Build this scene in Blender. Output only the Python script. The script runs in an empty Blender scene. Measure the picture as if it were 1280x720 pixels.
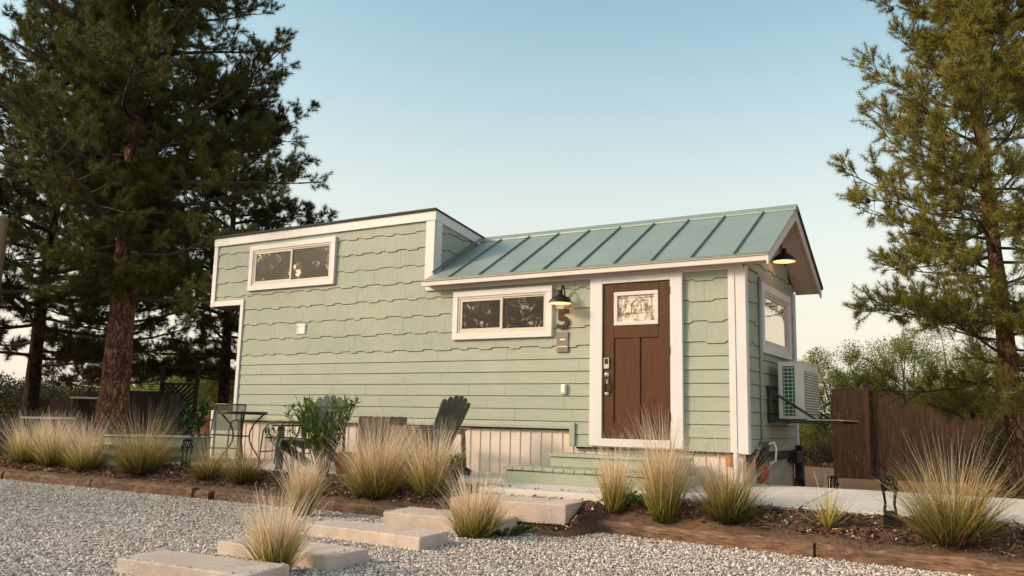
import bpy, math, random
import numpy as np
from mathutils import Vector, Matrix

S = bpy.context.scene
COL = S.collection
rnd = random.Random(11)
NR = np.random.default_rng(4)

# ------------------------------------------------------------------ helpers
class MB:
    def __init__(self):
        self.v = []; self.f = []; self.m = []
    def add(self, vs, fs, mi=0):
        b = len(self.v)
        self.v += [tuple(p) for p in vs]
        self.f += [tuple(b + i for i in f) for f in fs]
        self.m += [mi] * len(fs)
        return self
    def box(self, x0, x1, y0, y1, z0, z1, mi=0):
        vs = [(x0,y0,z0),(x1,y0,z0),(x1,y1,z0),(x0,y1,z0),(x0,y0,z1),(x1,y0,z1),(x1,y1,z1),(x0,y1,z1)]
        return self.add(vs, [(3,2,1,0),(4,5,6,7),(0,1,5,4),(1,2,6,5),(2,3,7,6),(3,0,4,7)], mi)
    def bar(self, p, q, w, h, up=(0,0,1), mi=0):
        p = Vector(p); q = Vector(q); d = (q-p).normalized(); u = Vector(up)
        s = d.cross(u)
        if s.length < 1e-4: s = d.cross(Vector((1,0,0)))
        s.normalize(); n = s.cross(d).normalized()
        vs = []
        for c in (p, q):
            for a, b in ((-1,-1),(1,-1),(1,1),(-1,1)):
                vs.append(c + s*(a*w/2) + n*(b*h/2))
        return self.add(vs, [(0,1,2,3),(7,6,5,4),(0,4,5,1),(1,5,6,2),(2,6,7,3),(3,7,4,0)], mi)
    def tube(self, pts, r, n=8, cap=True, mi=0):
        pts = [Vector(p) for p in pts]
        if not hasattr(r, '__len__'): r = [r]*len(pts)
        vs = []; ref = None
        for i, p in enumerate(pts):
            d = (pts[min(i+1,len(pts)-1)] - pts[max(i-1,0)]).normalized()
            if ref is None:
                ref = Vector((0,0,1)) if abs(d.z) < .9 else Vector((1,0,0))
            s = d.cross(ref)
            if s.length < 1e-5: s = d.orthogonal()
            s.normalize(); u = s.cross(d).normalized(); ref = u
            for k in range(n):
                a = 2*math.pi*k/n
                vs.append(p + (s*math.cos(a) + u*math.sin(a))*r[i])
        fs = []
        for i in range(len(pts)-1):
            for k in range(n):
                k2 = (k+1) % n
                fs.append((i*n+k, i*n+k2, (i+1)*n+k2, (i+1)*n+k))
        if cap:
            fs.append(tuple(range(n-1,-1,-1))); fs.append(tuple((len(pts)-1)*n+k for k in range(n)))
        return self.add(vs, fs, mi)
    def lathe(self, prof, c=(0,0,0), n=20, mi=0, axis='z'):
        vs = []
        for r, z in prof:
            for k in range(n):
                a = 2*math.pi*k/n
                x, y = r*math.cos(a), r*math.sin(a)
                if axis == 'z': vs.append((c[0]+x, c[1]+y, c[2]+z))
                elif axis == 'y': vs.append((c[0]+x, c[1]-z, c[2]+y))
                else: vs.append((c[0]+z, c[1]+x, c[2]+y))
        fs = []
        for i in range(len(prof)-1):
            for k in range(n):
                k2 = (k+1) % n
                fs.append((i*n+k, i*n+k2, (i+1)*n+k2, (i+1)*n+k))
        return self.add(vs, fs, mi)
    def prism(self, poly, off, mi=0):
        n = len(poly); o = Vector(off)
        vs = [Vector(p) for p in poly] + [Vector(p)+o for p in poly]
        fs = [tuple(range(n-1,-1,-1)), tuple(range(n,2*n))] + [(i,(i+1)%n,n+(i+1)%n,n+i) for i in range(n)]
        return self.add(vs, fs, mi)
    def build(self, name, mats, parent=None, origin=(0,0,0), bevel=0, smooth=False):
        me = bpy.data.meshes.new(name)
        ox, oy, oz = origin
        me.from_pydata([(x-ox,y-oy,z-oz) for x,y,z in self.v], [], self.f)
        if not isinstance(mats, (list,tuple)): mats = [mats]
        for m in mats: me.materials.append(m)
        if len(mats) > 1: me.polygons.foreach_set('material_index', self.m)
        if smooth: me.polygons.foreach_set('use_smooth', [True]*len(me.polygons))
        me.update()
        o = bpy.data.objects.new(name, me); COL.objects.link(o)
        if parent: o.parent = parent
        if bevel:
            b = o.modifiers.new('bevel','BEVEL'); b.width = bevel; b.segments = 2; b.limit_method = 'ANGLE'
        return o

def np_obj(name, V, F, mat, parent=None, attrs=None, smooth=False):
    V = np.asarray(V, np.float32); F = np.asarray(F, np.int32)
    me = bpy.data.meshes.new(name); k = F.shape[1]
    me.vertices.add(len(V)); me.vertices.foreach_set('co', V.ravel())
    me.loops.add(F.size); me.loops.foreach_set('vertex_index', F.ravel())
    me.polygons.add(len(F)); me.polygons.foreach_set('loop_start', np.arange(0, F.size, k, dtype=np.int32))
    me.polygons.foreach_set('loop_total', np.full(len(F), k, np.int32))
    if smooth: me.polygons.foreach_set('use_smooth', np.ones(len(F), bool))
    me.update(calc_edges=True)
    for an, av in (attrs or {}).items():
        a = me.attributes.new(an, 'FLOAT', 'POINT'); a.data.foreach_set('value', np.asarray(av, np.float32))
    me.materials.append(mat)
    o = bpy.data.objects.new(name, me); COL.objects.link(o)
    if parent: o.parent = parent
    return o

def tag(o, label, cat, group=None):
    o['label'] = label; o['category'] = cat
    if group: o['group'] = group
    return o
def thing(name, label, cat, loc=(0,0,0), rotz=0, group=None):
    o = bpy.data.objects.new(name, None); COL.objects.link(o)
    o.location = loc; o.rotation_euler = (0,0,rotz); o.empty_display_size = .2
    return tag(o, label, cat, group)
def struct(o, kind='structure'):
    o['kind'] = kind; return o
def copy_tree(o, parent=None):
    c = o.copy(); COL.objects.link(c)
    if parent: c.parent = parent
    for ch in list(o.children): copy_tree(ch, c)
    return c

# ------------------------------------------------------------------ materials
def lin(r, g, b):
    f = lambda c: (c/255/12.92) if c/255 <= .04045 else ((c/255+.055)/1.055)**2.4
    return (f(r), f(g), f(b))
def mat(name, col, rough=.6, var=.15, scale=6, bump=0, bscale=60, metal=0, spec=.5, stretch=(1,1,1),
        dirt=None, dirt_amt=0, dirt_scale=1.5, trans=0):
    m = bpy.data.materials.new(name); m.use_nodes = True
    nt = m.node_tree; N = nt.nodes; L = nt.links
    bs = N['Principled BSDF']
    bs.inputs['Roughness'].default_value = rough; bs.inputs['Metallic'].default_value = metal
    bs.inputs['Specular IOR Level'].default_value = spec
    tc = N.new('ShaderNodeTexCoord'); mp = N.new('ShaderNodeMapping'); mp.inputs['Scale'].default_value = stretch
    L.new(tc.outputs['Object'], mp.inputs['Vector'])
    no = N.new('ShaderNodeTexNoise'); no.inputs['Scale'].default_value = scale; no.inputs['Detail'].default_value = 6
    L.new(mp.outputs[0], no.inputs['Vector'])
    cr = N.new('ShaderNodeValToRGB')
    cr.color_ramp.elements[0].position = .3; cr.color_ramp.elements[1].position = .7
    cr.color_ramp.elements[0].color = (*[max(0,c*(1-var)) for c in col],1)
    cr.color_ramp.elements[1].color = (*[min(1,c*(1+var)) for c in col],1)
    L.new(no.outputs['Fac'], cr.inputs['Fac'])
    out = cr.outputs['Color']
    if dirt:
        n2 = N.new('ShaderNodeTexNoise'); n2.inputs['Scale'].default_value = dirt_scale; n2.inputs['Detail'].default_value = 8
        n2.inputs['Roughness'].default_value = .65
        L.new(tc.outputs['Object'], n2.inputs['Vector'])
        mr = N.new('ShaderNodeMapRange'); mr.inputs[1].default_value = .42; mr.inputs[2].default_value = .75
        mr.inputs[3].default_value = 0; mr.inputs[4].default_value = dirt_amt
        L.new(n2.outputs['Fac'], mr.inputs[0])
        mx = N.new('ShaderNodeMix'); mx.data_type = 'RGBA'
        L.new(mr.outputs[0], mx.inputs[0]); L.new(out, mx.inputs[6]); mx.inputs[7].default_value = (*dirt,1)
        out = mx.outputs[2]
    L.new(out, bs.inputs['Base Color'])
    if bump:
        nb = N.new('ShaderNodeTexNoise'); nb.inputs['Scale'].default_value = bscale; nb.inputs['Detail'].default_value = 5
        L.new(mp.outputs[0], nb.inputs['Vector'])
        bp = N.new('ShaderNodeBump'); bp.inputs['Strength'].default_value = bump; bp.inputs['Distance'].default_value = .01
        L.new(nb.outputs['Fac'], bp.inputs['Height']); L.new(bp.outputs[0], bs.inputs['Normal'])
    return m
def leaf_mat(name, stops, rough=.6, transl=.35, tint=.25, attr='tip'):
    """foliage: colour along the blade (attribute) varied per island, part translucent"""
    m = bpy.data.materials.new(name); m.use_nodes = True
    nt = m.node_tree; N = nt.nodes; L = nt.links
    bs = N['Principled BSDF']; bs.inputs['Roughness'].default_value = rough; bs.inputs['Specular IOR Level'].default_value = .25
    at = N.new('ShaderNodeAttribute'); at.attribute_name = attr
    cr = N.new('ShaderNodeValToRGB')
    e = cr.color_ramp.elements
    while len(e) < len(stops): e.new(.5)
    for i,(p,c) in enumerate(stops): e[i].position = p; e[i].color = (*c,1)
    L.new(at.outputs['Fac'], cr.inputs['Fac'])
    g = N.new('ShaderNodeNewGeometry')
    hs = N.new('ShaderNodeHueSaturation')
    mr = N.new('ShaderNodeMapRange'); mr.inputs[3].default_value = 1-tint*1.6; mr.inputs[4].default_value = 1+tint*1.6
    L.new(g.outputs['Random Per Island'], mr.inputs[0]); L.new(mr.outputs[0], hs.inputs['Value'])
    mh = N.new('ShaderNodeMapRange'); mh.inputs[3].default_value = .5-.04*tint*4; mh.inputs[4].default_value = .5+.03*tint*4
    sb = N.new('ShaderNodeMath'); sb.operation = 'FRACT'; mu = N.new('ShaderNodeMath'); mu.operation = 'MULTIPLY'; mu.inputs[1].default_value = 7.31
    L.new(g.outputs['Random Per Island'], mu.inputs[0]); L.new(mu.outputs[0], sb.inputs[0]); L.new(sb.outputs[0], mh.inputs[0])
    L.new(mh.outputs[0], hs.inputs['Hue']); L.new(cr.outputs['Color'], hs.inputs['Color'])
    L.new(hs.outputs[0], bs.inputs['Base Color'])
    tr = N.new('ShaderNodeBsdfTranslucent'); L.new(hs.outputs[0], tr.inputs['Color'])
    ms = N.new('ShaderNodeMixShader'); ms.inputs[0].default_value = transl
    L.new(bs.outputs[0], ms.inputs[1]); L.new(tr.outputs[0], ms.inputs[2]); L.new(ms.outputs[0], N['Material Output'].inputs['Surface'])
    return m
def emit_mat(name, col, st):
    m = bpy.data.materials.new(name); m.use_nodes = True; N = m.node_tree.nodes
    b = N['Principled BSDF']; b.inputs['Emission Color'].default_value = (*col,1); b.inputs['Emission Strength'].default_value = st
    b.inputs['Base Color'].default_value = (*col,1)
    return m
def glass_mat(name, base, gl=.35):
    m = bpy.data.materials.new(name); m.use_nodes = True; nt = m.node_tree; N = nt.nodes; L = nt.links
    b = N['Principled BSDF']; b.inputs['Base Color'].default_value = (*base,1); b.inputs['Roughness'].default_value = .3
    g = N.new('ShaderNodeBsdfGlossy'); g.inputs['Roughness'].default_value = .018; g.inputs['Color'].default_value = (1,.87,.76,1)
    tc = N.new('ShaderNodeTexCoord'); no = N.new('ShaderNodeTexNoise'); no.inputs['Scale'].default_value = 2.2
    L.new(tc.outputs['Object'], no.inputs['Vector'])
    bp = N.new('ShaderNodeBump'); bp.inputs['Strength'].default_value = .06; bp.inputs['Distance'].default_value = .05
    L.new(no.outputs['Fac'], bp.inputs['Height']); L.new(bp.outputs[0], g.inputs['Normal'])
    ms = N.new('ShaderNodeMixShader'); ms.inputs[0].default_value = gl
    L.new(b.outputs[0], ms.inputs[1]); L.new(g.outputs[0], ms.inputs[2]); L.new(ms.outputs[0], N['Material Output'].inputs['Surface'])
    return m

GREEN = (.322,.343,.268)
M = {}
M['lap'] = mat('sage lap siding', GREEN, .62, .05, 5, .25, 30, stretch=(1,1,7), dirt=(.44,.42,.33), dirt_amt=.35)
M['shake'] = mat('sage shingle siding', GREEN, .65, .10, 9, .55, 18, stretch=(10,10,.35), dirt=(.44,.42,.33), dirt_amt=.4)
M['trim'] = mat('off white trim', (.67,.62,.615), .5, .03, 4, .1, 30, dirt=(.62,.55,.48), dirt_amt=.25)
M['cream'] = mat('cream fascia paint', (.67,.58,.53), .5, .04, 4, .1, 30, dirt=(.62,.52,.42), dirt_amt=.25)
M['soffit'] = mat('pinkish soffit', (.56,.45,.38), .7, .05, 5)
M['metal_roof'] = mat('sage metal roof', (.315,.365,.33), .42, .09, 1.3, .12, 2.2, metal=.35, dirt=(.30,.33,.29), dirt_amt=.4, dirt_scale=2.5)
M['dark_seam'] = mat('roof edge metal', (.16,.195,.175), .5, .1)
M['membrane'] = mat('dark roofing membrane', (.03,.026,.026), .8, .2)
M['sash'] = mat('tan vinyl sash', (.60,.50,.42), .45, .04)
M['glass'] = glass_mat('window glass', (.022,.013,.009), .30)
M['gable_glass'] = glass_mat('gable window glass', (.05,.045,.04), .75)
M['door'] = mat('brown stained door', (.086,.032,.011), .5, .22, 5, .25, 20, spec=.2, stretch=(9,9,.7))
M['door_dark'] = mat('door groove', (.05,.018,.008), .5, .2)
M['nickel'] = mat('brushed nickel', (.72,.66,.58), .28, .05, metal=.9)
M['bronze'] = mat('dark bronze', (.022,.014,.010), .45, .2, metal=.3)
M['number'] = mat('rusty brown number', (.055,.028,.018), .9, .2)
M['plaque'] = mat('taupe plaque', (.20,.145,.125), .6, .1)
M['white'] = mat('white plastic', (.78,.74,.68), .4, .04)
M['lampglow'] = emit_mat('warm lamp glow', (1,.72,.48), .24)  # bulb glow; the shade lining emits it too, in place of bulb light
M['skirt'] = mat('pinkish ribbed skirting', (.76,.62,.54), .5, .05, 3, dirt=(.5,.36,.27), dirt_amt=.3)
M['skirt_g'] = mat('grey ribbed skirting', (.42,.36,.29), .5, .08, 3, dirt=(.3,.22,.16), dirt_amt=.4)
M['gap_shade'] = mat('siding gap shade', (.10,.08,.055), .9, .1)  # core colour darkened to paint shade into the gaps between siding courses
M['black'] = mat('black painted steel', (.012,.011,.011), .5, .3)
M['rust'] = mat('dark rusty steel', (.03,.02,.015), .6, .4)
M['amber'] = mat('amber marker lens', (.55,.12,.02), .3, .1)
M['red'] = mat('red paint', (.42,.03,.02), .4, .15)
M['ac'] = mat('cream enamel', (.66,.61,.53), .45, .04, dirt=(.4,.36,.3), dirt_amt=.2)
M['ac_dark'] = mat('dark louvre', (.20,.18,.15), .6, .1)
M['coil'] = mat('green coil fins', (.008,.055,.028), .5, .5, 18)
M['coil_wire'] = mat('pale wire guard', (.42,.55,.44), .5, .1)
M['steps'] = mat('sage painted boards', (.33,.365,.27), .6, .08, 8, .2, 30, dirt=(.42,.37,.29), dirt_amt=.5, dirt_scale=4)
M['slab'] = mat('sandy concrete slab', (.60,.47,.40), .9, .16, 4, .7, 45, dirt=(.42,.28,.21), dirt_amt=.55, dirt_scale=6)
M['concrete'] = mat('pale concrete', (.66,.585,.53), .85, .07, 2, .3, 60, dirt=(.40,.31,.25), dirt_amt=.5, dirt_scale=1.3)
M['timber'] = mat('weathered landscape timber', (.20,.108,.062), .9, .7, 16, 1.0, 30, stretch=(.35,4,4), dirt=(.07,.035,.022), dirt_amt=.9, dirt_scale=5)
M['soil'] = mat('dark mulch soil', (.085,.044,.026), .95, .55, 22, 1.0, 40, dirt=(.20,.105,.055), dirt_amt=.7, dirt_scale=2.2)
M['dirt'] = mat('reddish desert dirt', (.37,.15,.068), .95, .3, 5, .7, 30, dirt=(.34,.20,.10), dirt_amt=.6, dirt_scale=.4)
M['gravel'] = mat('gravel bed', (.24,.20,.18), .9, .6, 60, 1.0, 90)
M['greywood'] = mat('weathered brown boards', (.15,.095,.07), .85, .4, 7, .5, 25, stretch=(7,7,.7))
M['adir'] = mat('dark green painted wood', (.045,.058,.046), .5, .2, 8, .15, 30)
M['steel'] = mat('grey powder coated steel', (.10,.095,.085), .45, .15, metal=.4)
M['darksteel'] = mat('dark table steel', (.035,.03,.026), .45, .2, metal=.4)
M['galv'] = mat('galvanised steel', (.20,.235,.18), .38, .15, 3, metal=.55, dirt=(.2,.2,.14), dirt_amt=.4)
M['fence'] = mat('dark stained cedar', (.082,.036,.016), .8, .5, 6, .5, 22, stretch=(6,6,.45), dirt=(.03,.014,.008), dirt_amt=.5, dirt_scale=1.2)
M['pole'] = mat('tan wooden pole', (.36,.23,.14), .8, .2, 6, .4, 25, stretch=(5,5,.5))
M['browncloth'] = mat('brown cover', (.075,.042,.026), .9, .25, 4)
M['darkwood'] = mat('near black stained wood', (.022,.013,.009), .8, .35, 6)
M['terracotta'] = mat('terracotta', (.30,.085,.04), .8, .2)
M['greytop'] = mat('pale table top', (.45,.40,.35), .5, .08)
M['lantern'] = mat('black pierced lantern metal', (.008,.007,.007), .8, .5, spec=.15)
M['redpot'] = mat('red glazed pot', (.20,.025,.018), .35, .2)

# translucent sling mesh
def sling_mat():
    m = mat('taupe sling mesh', (.11,.085,.065), .8, .15, 200)
    nt = m.node_tree; N = nt.nodes; L = nt.links
    t = N.new('ShaderNodeBsdfTransparent'); ms = N.new('ShaderNodeMixShader'); ms.inputs[0].default_value = .32
    L.new(N['Principled BSDF'].outputs[0], ms.inputs[1]); L.new(t.outputs[0], ms.inputs[2]); L.new(ms.outputs[0], N['Material Output'].inputs['Surface'])
    return m
M['sling'] = sling_mat()
def door_glass():
    m = bpy.data.materials.new('textured door glass'); m.use_nodes = True; nt = m.node_tree; N = nt.nodes; L = nt.links
    b = N['Principled BSDF']; b.inputs['Roughness'].default_value = .18; b.inputs['Specular IOR Level'].default_value = .9
    tc = N.new('ShaderNodeTexCoord'); vo = N.new('ShaderNodeTexNoise'); vo.inputs['Scale'].default_value = 14; vo.inputs['Detail'].default_value = 4
    L.new(tc.outputs['Object'], vo.inputs['Vector'])
    cr = N.new('ShaderNodeValToRGB'); e = cr.color_ramp.elements
    e[0].position = .38; e[0].color = (.22,.14,.09,1); e[1].position = .56; e[1].color = (.74,.60,.48,1)
    L.new(vo.outputs['Fac'], cr.inputs['Fac']); L.new(cr.outputs[0], b.inputs['Base Color'])
    n2 = N.new('ShaderNodeTexNoise'); n2.inputs['Scale'].default_value = 55; L.new(tc.outputs['Object'], n2.inputs['Vector'])
    bp = N.new('ShaderNodeBump'); bp.inputs['Strength'].default_value = .5; bp.inputs['Distance'].default_value = .01
    L.new(n2.outputs['Fac'], bp.inputs['Height']); L.new(bp.outputs[0], b.inputs['Normal'])
    return m
M['doorglass'] = door_glass()
def bark_mat(name, c0, c1, sc=19):
    m = bpy.data.materials.new(name); m.use_nodes = True; nt = m.node_tree; N = nt.nodes; L = nt.links
    b = N['Principled BSDF']; b.inputs['Roughness'].default_value = .95; b.inputs['Specular IOR Level'].default_value = .15
    tc = N.new('ShaderNodeTexCoord'); mp = N.new('ShaderNodeMapping'); mp.inputs['Scale'].default_value = (1,1,.42)
    L.new(tc.outputs['Object'], mp.inputs['Vector'])
    nz = N.new('ShaderNodeTexNoise'); nz.inputs['Scale'].default_value = 5; L.new(mp.outputs[0], nz.inputs['Vector'])
    ad = N.new('ShaderNodeMix'); ad.data_type = 'VECTOR'; ad.inputs[0].default_value = .26
    L.new(mp.outputs[0], ad.inputs[4]); L.new(nz.outputs['Color'], ad.inputs[5])
    vo = N.new('ShaderNodeTexVoronoi'); vo.feature = 'DISTANCE_TO_EDGE'; vo.inputs['Scale'].default_value = sc; L.new(ad.outputs[1], vo.inputs['Vector'])
    vc = N.new('ShaderNodeTexVoronoi'); vc.inputs['Scale'].default_value = sc; L.new(ad.outputs[1], vc.inputs['Vector'])
    cr = N.new('ShaderNodeValToRGB'); e = cr.color_ramp.elements
    e[0].position = 0.0; e[0].color = (*c0,1); e[1].position = .22; e[1].color = (*c1,1)
    L.new(vo.outputs['Distance'], cr.inputs['Fac'])
    hs = N.new('ShaderNodeHueSaturation'); mr = N.new('ShaderNodeMapRange'); mr.inputs[3].default_value = .55; mr.inputs[4].default_value = 1.5
    sx = N.new('ShaderNodeSeparateColor'); L.new(vc.outputs['Color'], sx.inputs[0]); L.new(sx.outputs[0], mr.inputs[0]); L.new(mr.outputs[0], hs.inputs['Value'])
    L.new(cr.outputs[0], hs.inputs['Color']); L.new(hs.outputs[0], b.inputs['Base Color'])
    n3 = N.new('ShaderNodeTexNoise'); n3.inputs['Scale'].default_value = 40; L.new(mp.outputs[0], n3.inputs['Vector'])
    mm = N.new('ShaderNodeMath'); mm.operation = 'MULTIPLY_ADD'; mm.inputs[1].default_value = 2.2
    L.new(vo.outputs['Distance'], mm.inputs[0]); L.new(n3.outputs['Fac'], mm.inputs[2])
    bp = N.new('ShaderNodeBump'); bp.inputs['Strength'].default_value = 1; bp.inputs['Distance'].default_value = .03
    L.new(mm.outputs[0], bp.inputs['Height']); L.new(bp.outputs[0], b.inputs['Normal'])
    return m
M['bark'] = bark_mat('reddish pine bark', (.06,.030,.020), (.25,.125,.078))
M['bark_shaded'] = bark_mat('shaded pine bark', (.012,.008,.006), (.06,.036,.024))  # darker copy of the bark, background shade put into its colour
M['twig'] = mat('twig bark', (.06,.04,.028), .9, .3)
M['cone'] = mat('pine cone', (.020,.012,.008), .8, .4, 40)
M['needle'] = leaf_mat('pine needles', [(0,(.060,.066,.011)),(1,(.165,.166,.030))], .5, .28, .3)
M['needle_shaded'] = leaf_mat('shaded pine needles', [(0,(.030,.031,.008)),(1,(.080,.076,.018))], .6, .2, .3)  # darker copy of the needles, background shade put into the colour
M['needle_lit'] = leaf_mat('sunlit pine needles', [(0,(.135,.130,.022)),(1,(.33,.300,.058))], .5, .32, .3)  # lighter copy of the needles with sunlight put into the colour
M['oleander'] = leaf_mat('oleander leaf', [(0,(.045,.085,.012)),(1,(.16,.25,.042))], .4, .2, .3)
M['darkleaf'] = leaf_mat('dark leafy plant', [(0,(.012,.035,.010)),(1,(.04,.10,.028))], .4, .2, .3)
M['mesquite'] = leaf_mat('mesquite leaf', [(0,(.12,.135,.022)),(1,(.29,.30,.055))], .6, .3, .3)
M['scrub'] = leaf_mat('dry scrub leaf', [(0,(.035,.032,.010)),(1,(.10,.085,.028))], .7, .25, .35)
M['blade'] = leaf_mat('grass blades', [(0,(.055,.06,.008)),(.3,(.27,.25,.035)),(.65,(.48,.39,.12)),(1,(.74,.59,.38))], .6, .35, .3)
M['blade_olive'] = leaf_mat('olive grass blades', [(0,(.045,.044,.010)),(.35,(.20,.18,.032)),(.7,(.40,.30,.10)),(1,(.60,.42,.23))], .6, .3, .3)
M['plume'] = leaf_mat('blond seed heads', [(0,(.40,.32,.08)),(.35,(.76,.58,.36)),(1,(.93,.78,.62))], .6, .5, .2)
M['straw'] = leaf_mat('dry straw', [(0,(.10,.048,.026)),(.6,(.20,.105,.055)),(1,(.46,.30,.17))], .85, .1, .45)
M['fieldgrass'] = leaf_mat('dry field grass', [(0,(.12,.09,.03)),(1,(.36,.24,.11))], .8, .3, .3)
def stone_mat():
    m = bpy.data.materials.new('crushed stone'); m.use_nodes = True; nt = m.node_tree; N = nt.nodes; L = nt.links
    b = N['Principled BSDF']; b.inputs['Roughness'].default_value = .75; b.inputs['Specular IOR Level'].default_value = .3
    g = N.new('ShaderNodeNewGeometry'); cr = N.new('ShaderNodeValToRGB'); e = cr.color_ramp.elements
    st = [(0,(.17,.125,.105)),(.15,(.36,.275,.235)),(.4,(.54,.43,.37)),(.6,(.66,.55,.49)),(.8,(.74,.62,.545)),(.93,(.80,.73,.66)),(1,(.88,.83,.78))]
    while len(e) < len(st): e.new(.5)
    for i,(p,c) in enumerate(st): e[i].position = p; e[i].color = (*c,1)
    L.new(g.outputs['Random Per Island'], cr.inputs[0]); L.new(cr.outputs[0], b.inputs['Base Color'])
    return m
M['stone'] = stone_mat()

# ------------------------------------------------------------------ camera (solved from the photograph's perspective)
CP = Vector((2.80613, -9.98159, 1.11511))
yaw, pitch, roll = [math.radians(a) for a in (-31.08881, 8.82121, 1.27972)]
fwv = Vector((math.sin(yaw)*math.cos(pitch), math.cos(yaw)*math.cos(pitch), math.sin(pitch)))
rt = Vector((math.cos(yaw), -math.sin(yaw), 0)); up = rt.cross(fwv)
Rv = rt*math.cos(roll) + up*math.sin(roll); Uv = -rt*math.sin(roll) + up*math.cos(roll)
cam = bpy.data.cameras.new('camera'); cam.sensor_width = 36; cam.lens = 36*1064.855/1280
cam.clip_start = .05; cam.clip_end = 3000
camo = bpy.data.objects.new('camera', cam); COL.objects.link(camo); S.camera = camo
mw = Matrix.Identity(4)
for i in range(3): mw[i][0] = Rv[i]; mw[i][1] = Uv[i]; mw[i][2] = -fwv[i]; mw[i][3] = CP[i]
camo.matrix_world = mw

# ------------------------------------------------------------------ light
SUN_EL, SUN_AZ = math.radians(24), math.atan2(-1.0, -.80)      # azimuth vector (x, y) towards the sun
W = bpy.data.worlds.new('World'); S.world = W; W.use_nodes = True
nt = W.node_tree; N = nt.nodes; L = nt.links; bg = N['Background']
sky = N.new('ShaderNodeTexSky'); sky.sky_type = 'NISHITA'; sky.sun_disc = False
sky.sun_elevation = SUN_EL; sky.sun_rotation = SUN_AZ
sky.air_density = 1.0; sky.dust_density = 2.3; sky.ozone_density = 1.0
hs = N.new('ShaderNodeHueSaturation'); hs.inputs['Saturation'].default_value = 1.0
mx = N.new('ShaderNodeMix'); mx.data_type = 'RGBA'; mx.blend_type = 'MULTIPLY'; mx.inputs[0].default_value = 1
mx.inputs[7].default_value = (.95,1.0,.775,1)
L.new(sky.outputs[0], hs.inputs['Color']); L.new(hs.outputs[0], mx.inputs[6]); # the dusk sky warms to peach towards the horizon
tcs = N.new('ShaderNodeTexCoord'); sxyz = N.new('ShaderNodeSeparateXYZ'); L.new(tcs.outputs['Generated'], sxyz.inputs[0])
mrs = N.new('ShaderNodeMapRange'); mrs.interpolation_type = 'SMOOTHSTEP'
mrs.inputs[1].default_value = 0.0; mrs.inputs[2].default_value = .50; mrs.inputs[3].default_value = .92; mrs.inputs[4].default_value = 0
L.new(sxyz.outputs['Z'], mrs.inputs[0])
mw2 = N.new('ShaderNodeMix'); mw2.data_type = 'RGBA'; L.new(mrs.outputs[0], mw2.inputs[0]); L.new(mx.outputs[2], mw2.inputs[6])
mw2.inputs[7].default_value = (3.15,2.75,2.38,1)
L.new(mw2.outputs[2], bg.inputs['Color'])
bg.inputs['Strength'].default_value = .15
sd = bpy.data.lights.new('sun','SUN'); sd.energy = 1.45; sd.angle = math.radians(10); sd.color = (1,.77,.62)
so = bpy.data.objects.new('sun', sd); COL.objects.link(so)
dvec = Vector((math.sin(SUN_AZ)*math.cos(SUN_EL), math.cos(SUN_AZ)*math.cos(SUN_EL), math.sin(SUN_EL)))
so.rotation_euler = dvec.to_track_quat('Z','Y').to_euler()
S.view_settings.view_transform = 'Standard'; S.view_settings.look = 'None'; S.view_settings.gamma = 1
S.view_settings.exposure = 1.08
S.cycles.max_bounces = 8; S.cycles.transparent_max_bounces = 12

# ------------------------------------------------------------------ ground
def yb(x):
    """front line of the planting bed"""
    if -2.75 < x < -1.05: return -2.40
    if x < -3: return -2.12
    if x < -1: return -2.12 + .40*(x+3)/2
    return -1.72 - .125*(x+1)
def gh(x, y):
    y0 = yb(x)
    if y < y0: return 0.0
    far = .12
    lo = .015 if -2.7 < x < -1.1 else .11
    if y < -1.5: h = lo + (.33-lo)*(y-y0)/(-1.5-y0)
    elif y < 0: h = .33 + .05*(y+1.5)/1.5
    else: h = .38
    if y > .2: h += (far-h)*min(1,(y-.2)/.8)
    if x < -9.6: h += (.14-h)*min(1,(-9.6-x)/1.2) if y > -1.4 else 0
    return h
xs = np.concatenate([np.linspace(-600,-60,8), np.linspace(-50,-16,12), np.arange(-15,5.01,.1), np.linspace(6,40,12), np.linspace(60,600,8)])
ys = np.concatenate([np.linspace(-300,-40,6), np.linspace(-30,-5,8), np.linspace(-4,-2.6,4), np.arange(-2.5,1.3,.06), np.linspace(1.6,16,16), np.linspace(20,60,9), np.linspace(80,900,9)])
V = np.zeros((len(xs)*len(ys),3)); k = 0
fine = NR.normal(0,1,(len(xs),len(ys)))
for i,x in enumerate(xs):
    for j,y in enumerate(ys):
        z = gh(x,y)
        if -15 < x < 5 and yb(x) < y < 1.2: z += .009*fine[i,j]
        V[k] = (x,y,z-.035 if y < yb(x) else z); k += 1
ny = len(ys); F = []; mi = []
for i in range(len(xs)-1):
    for j in range(ny-1):
        F.append((i*ny+j,(i+1)*ny+j,(i+1)*ny+j+1,i*ny+j+1))
        xm, ym = (xs[i]+xs[i+1])/2, (ys[j]+ys[j+1])/2
        mi.append(1 if (-15.5 < xm < 6 and yb(xm)-.1 < ym < -1.2) else 0)
g = struct(np_obj('ground', V, F, M['dirt'], smooth=True)); g.data.materials.append(M['soil']); g.data.polygons.foreach_set('material_index', mi)

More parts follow.
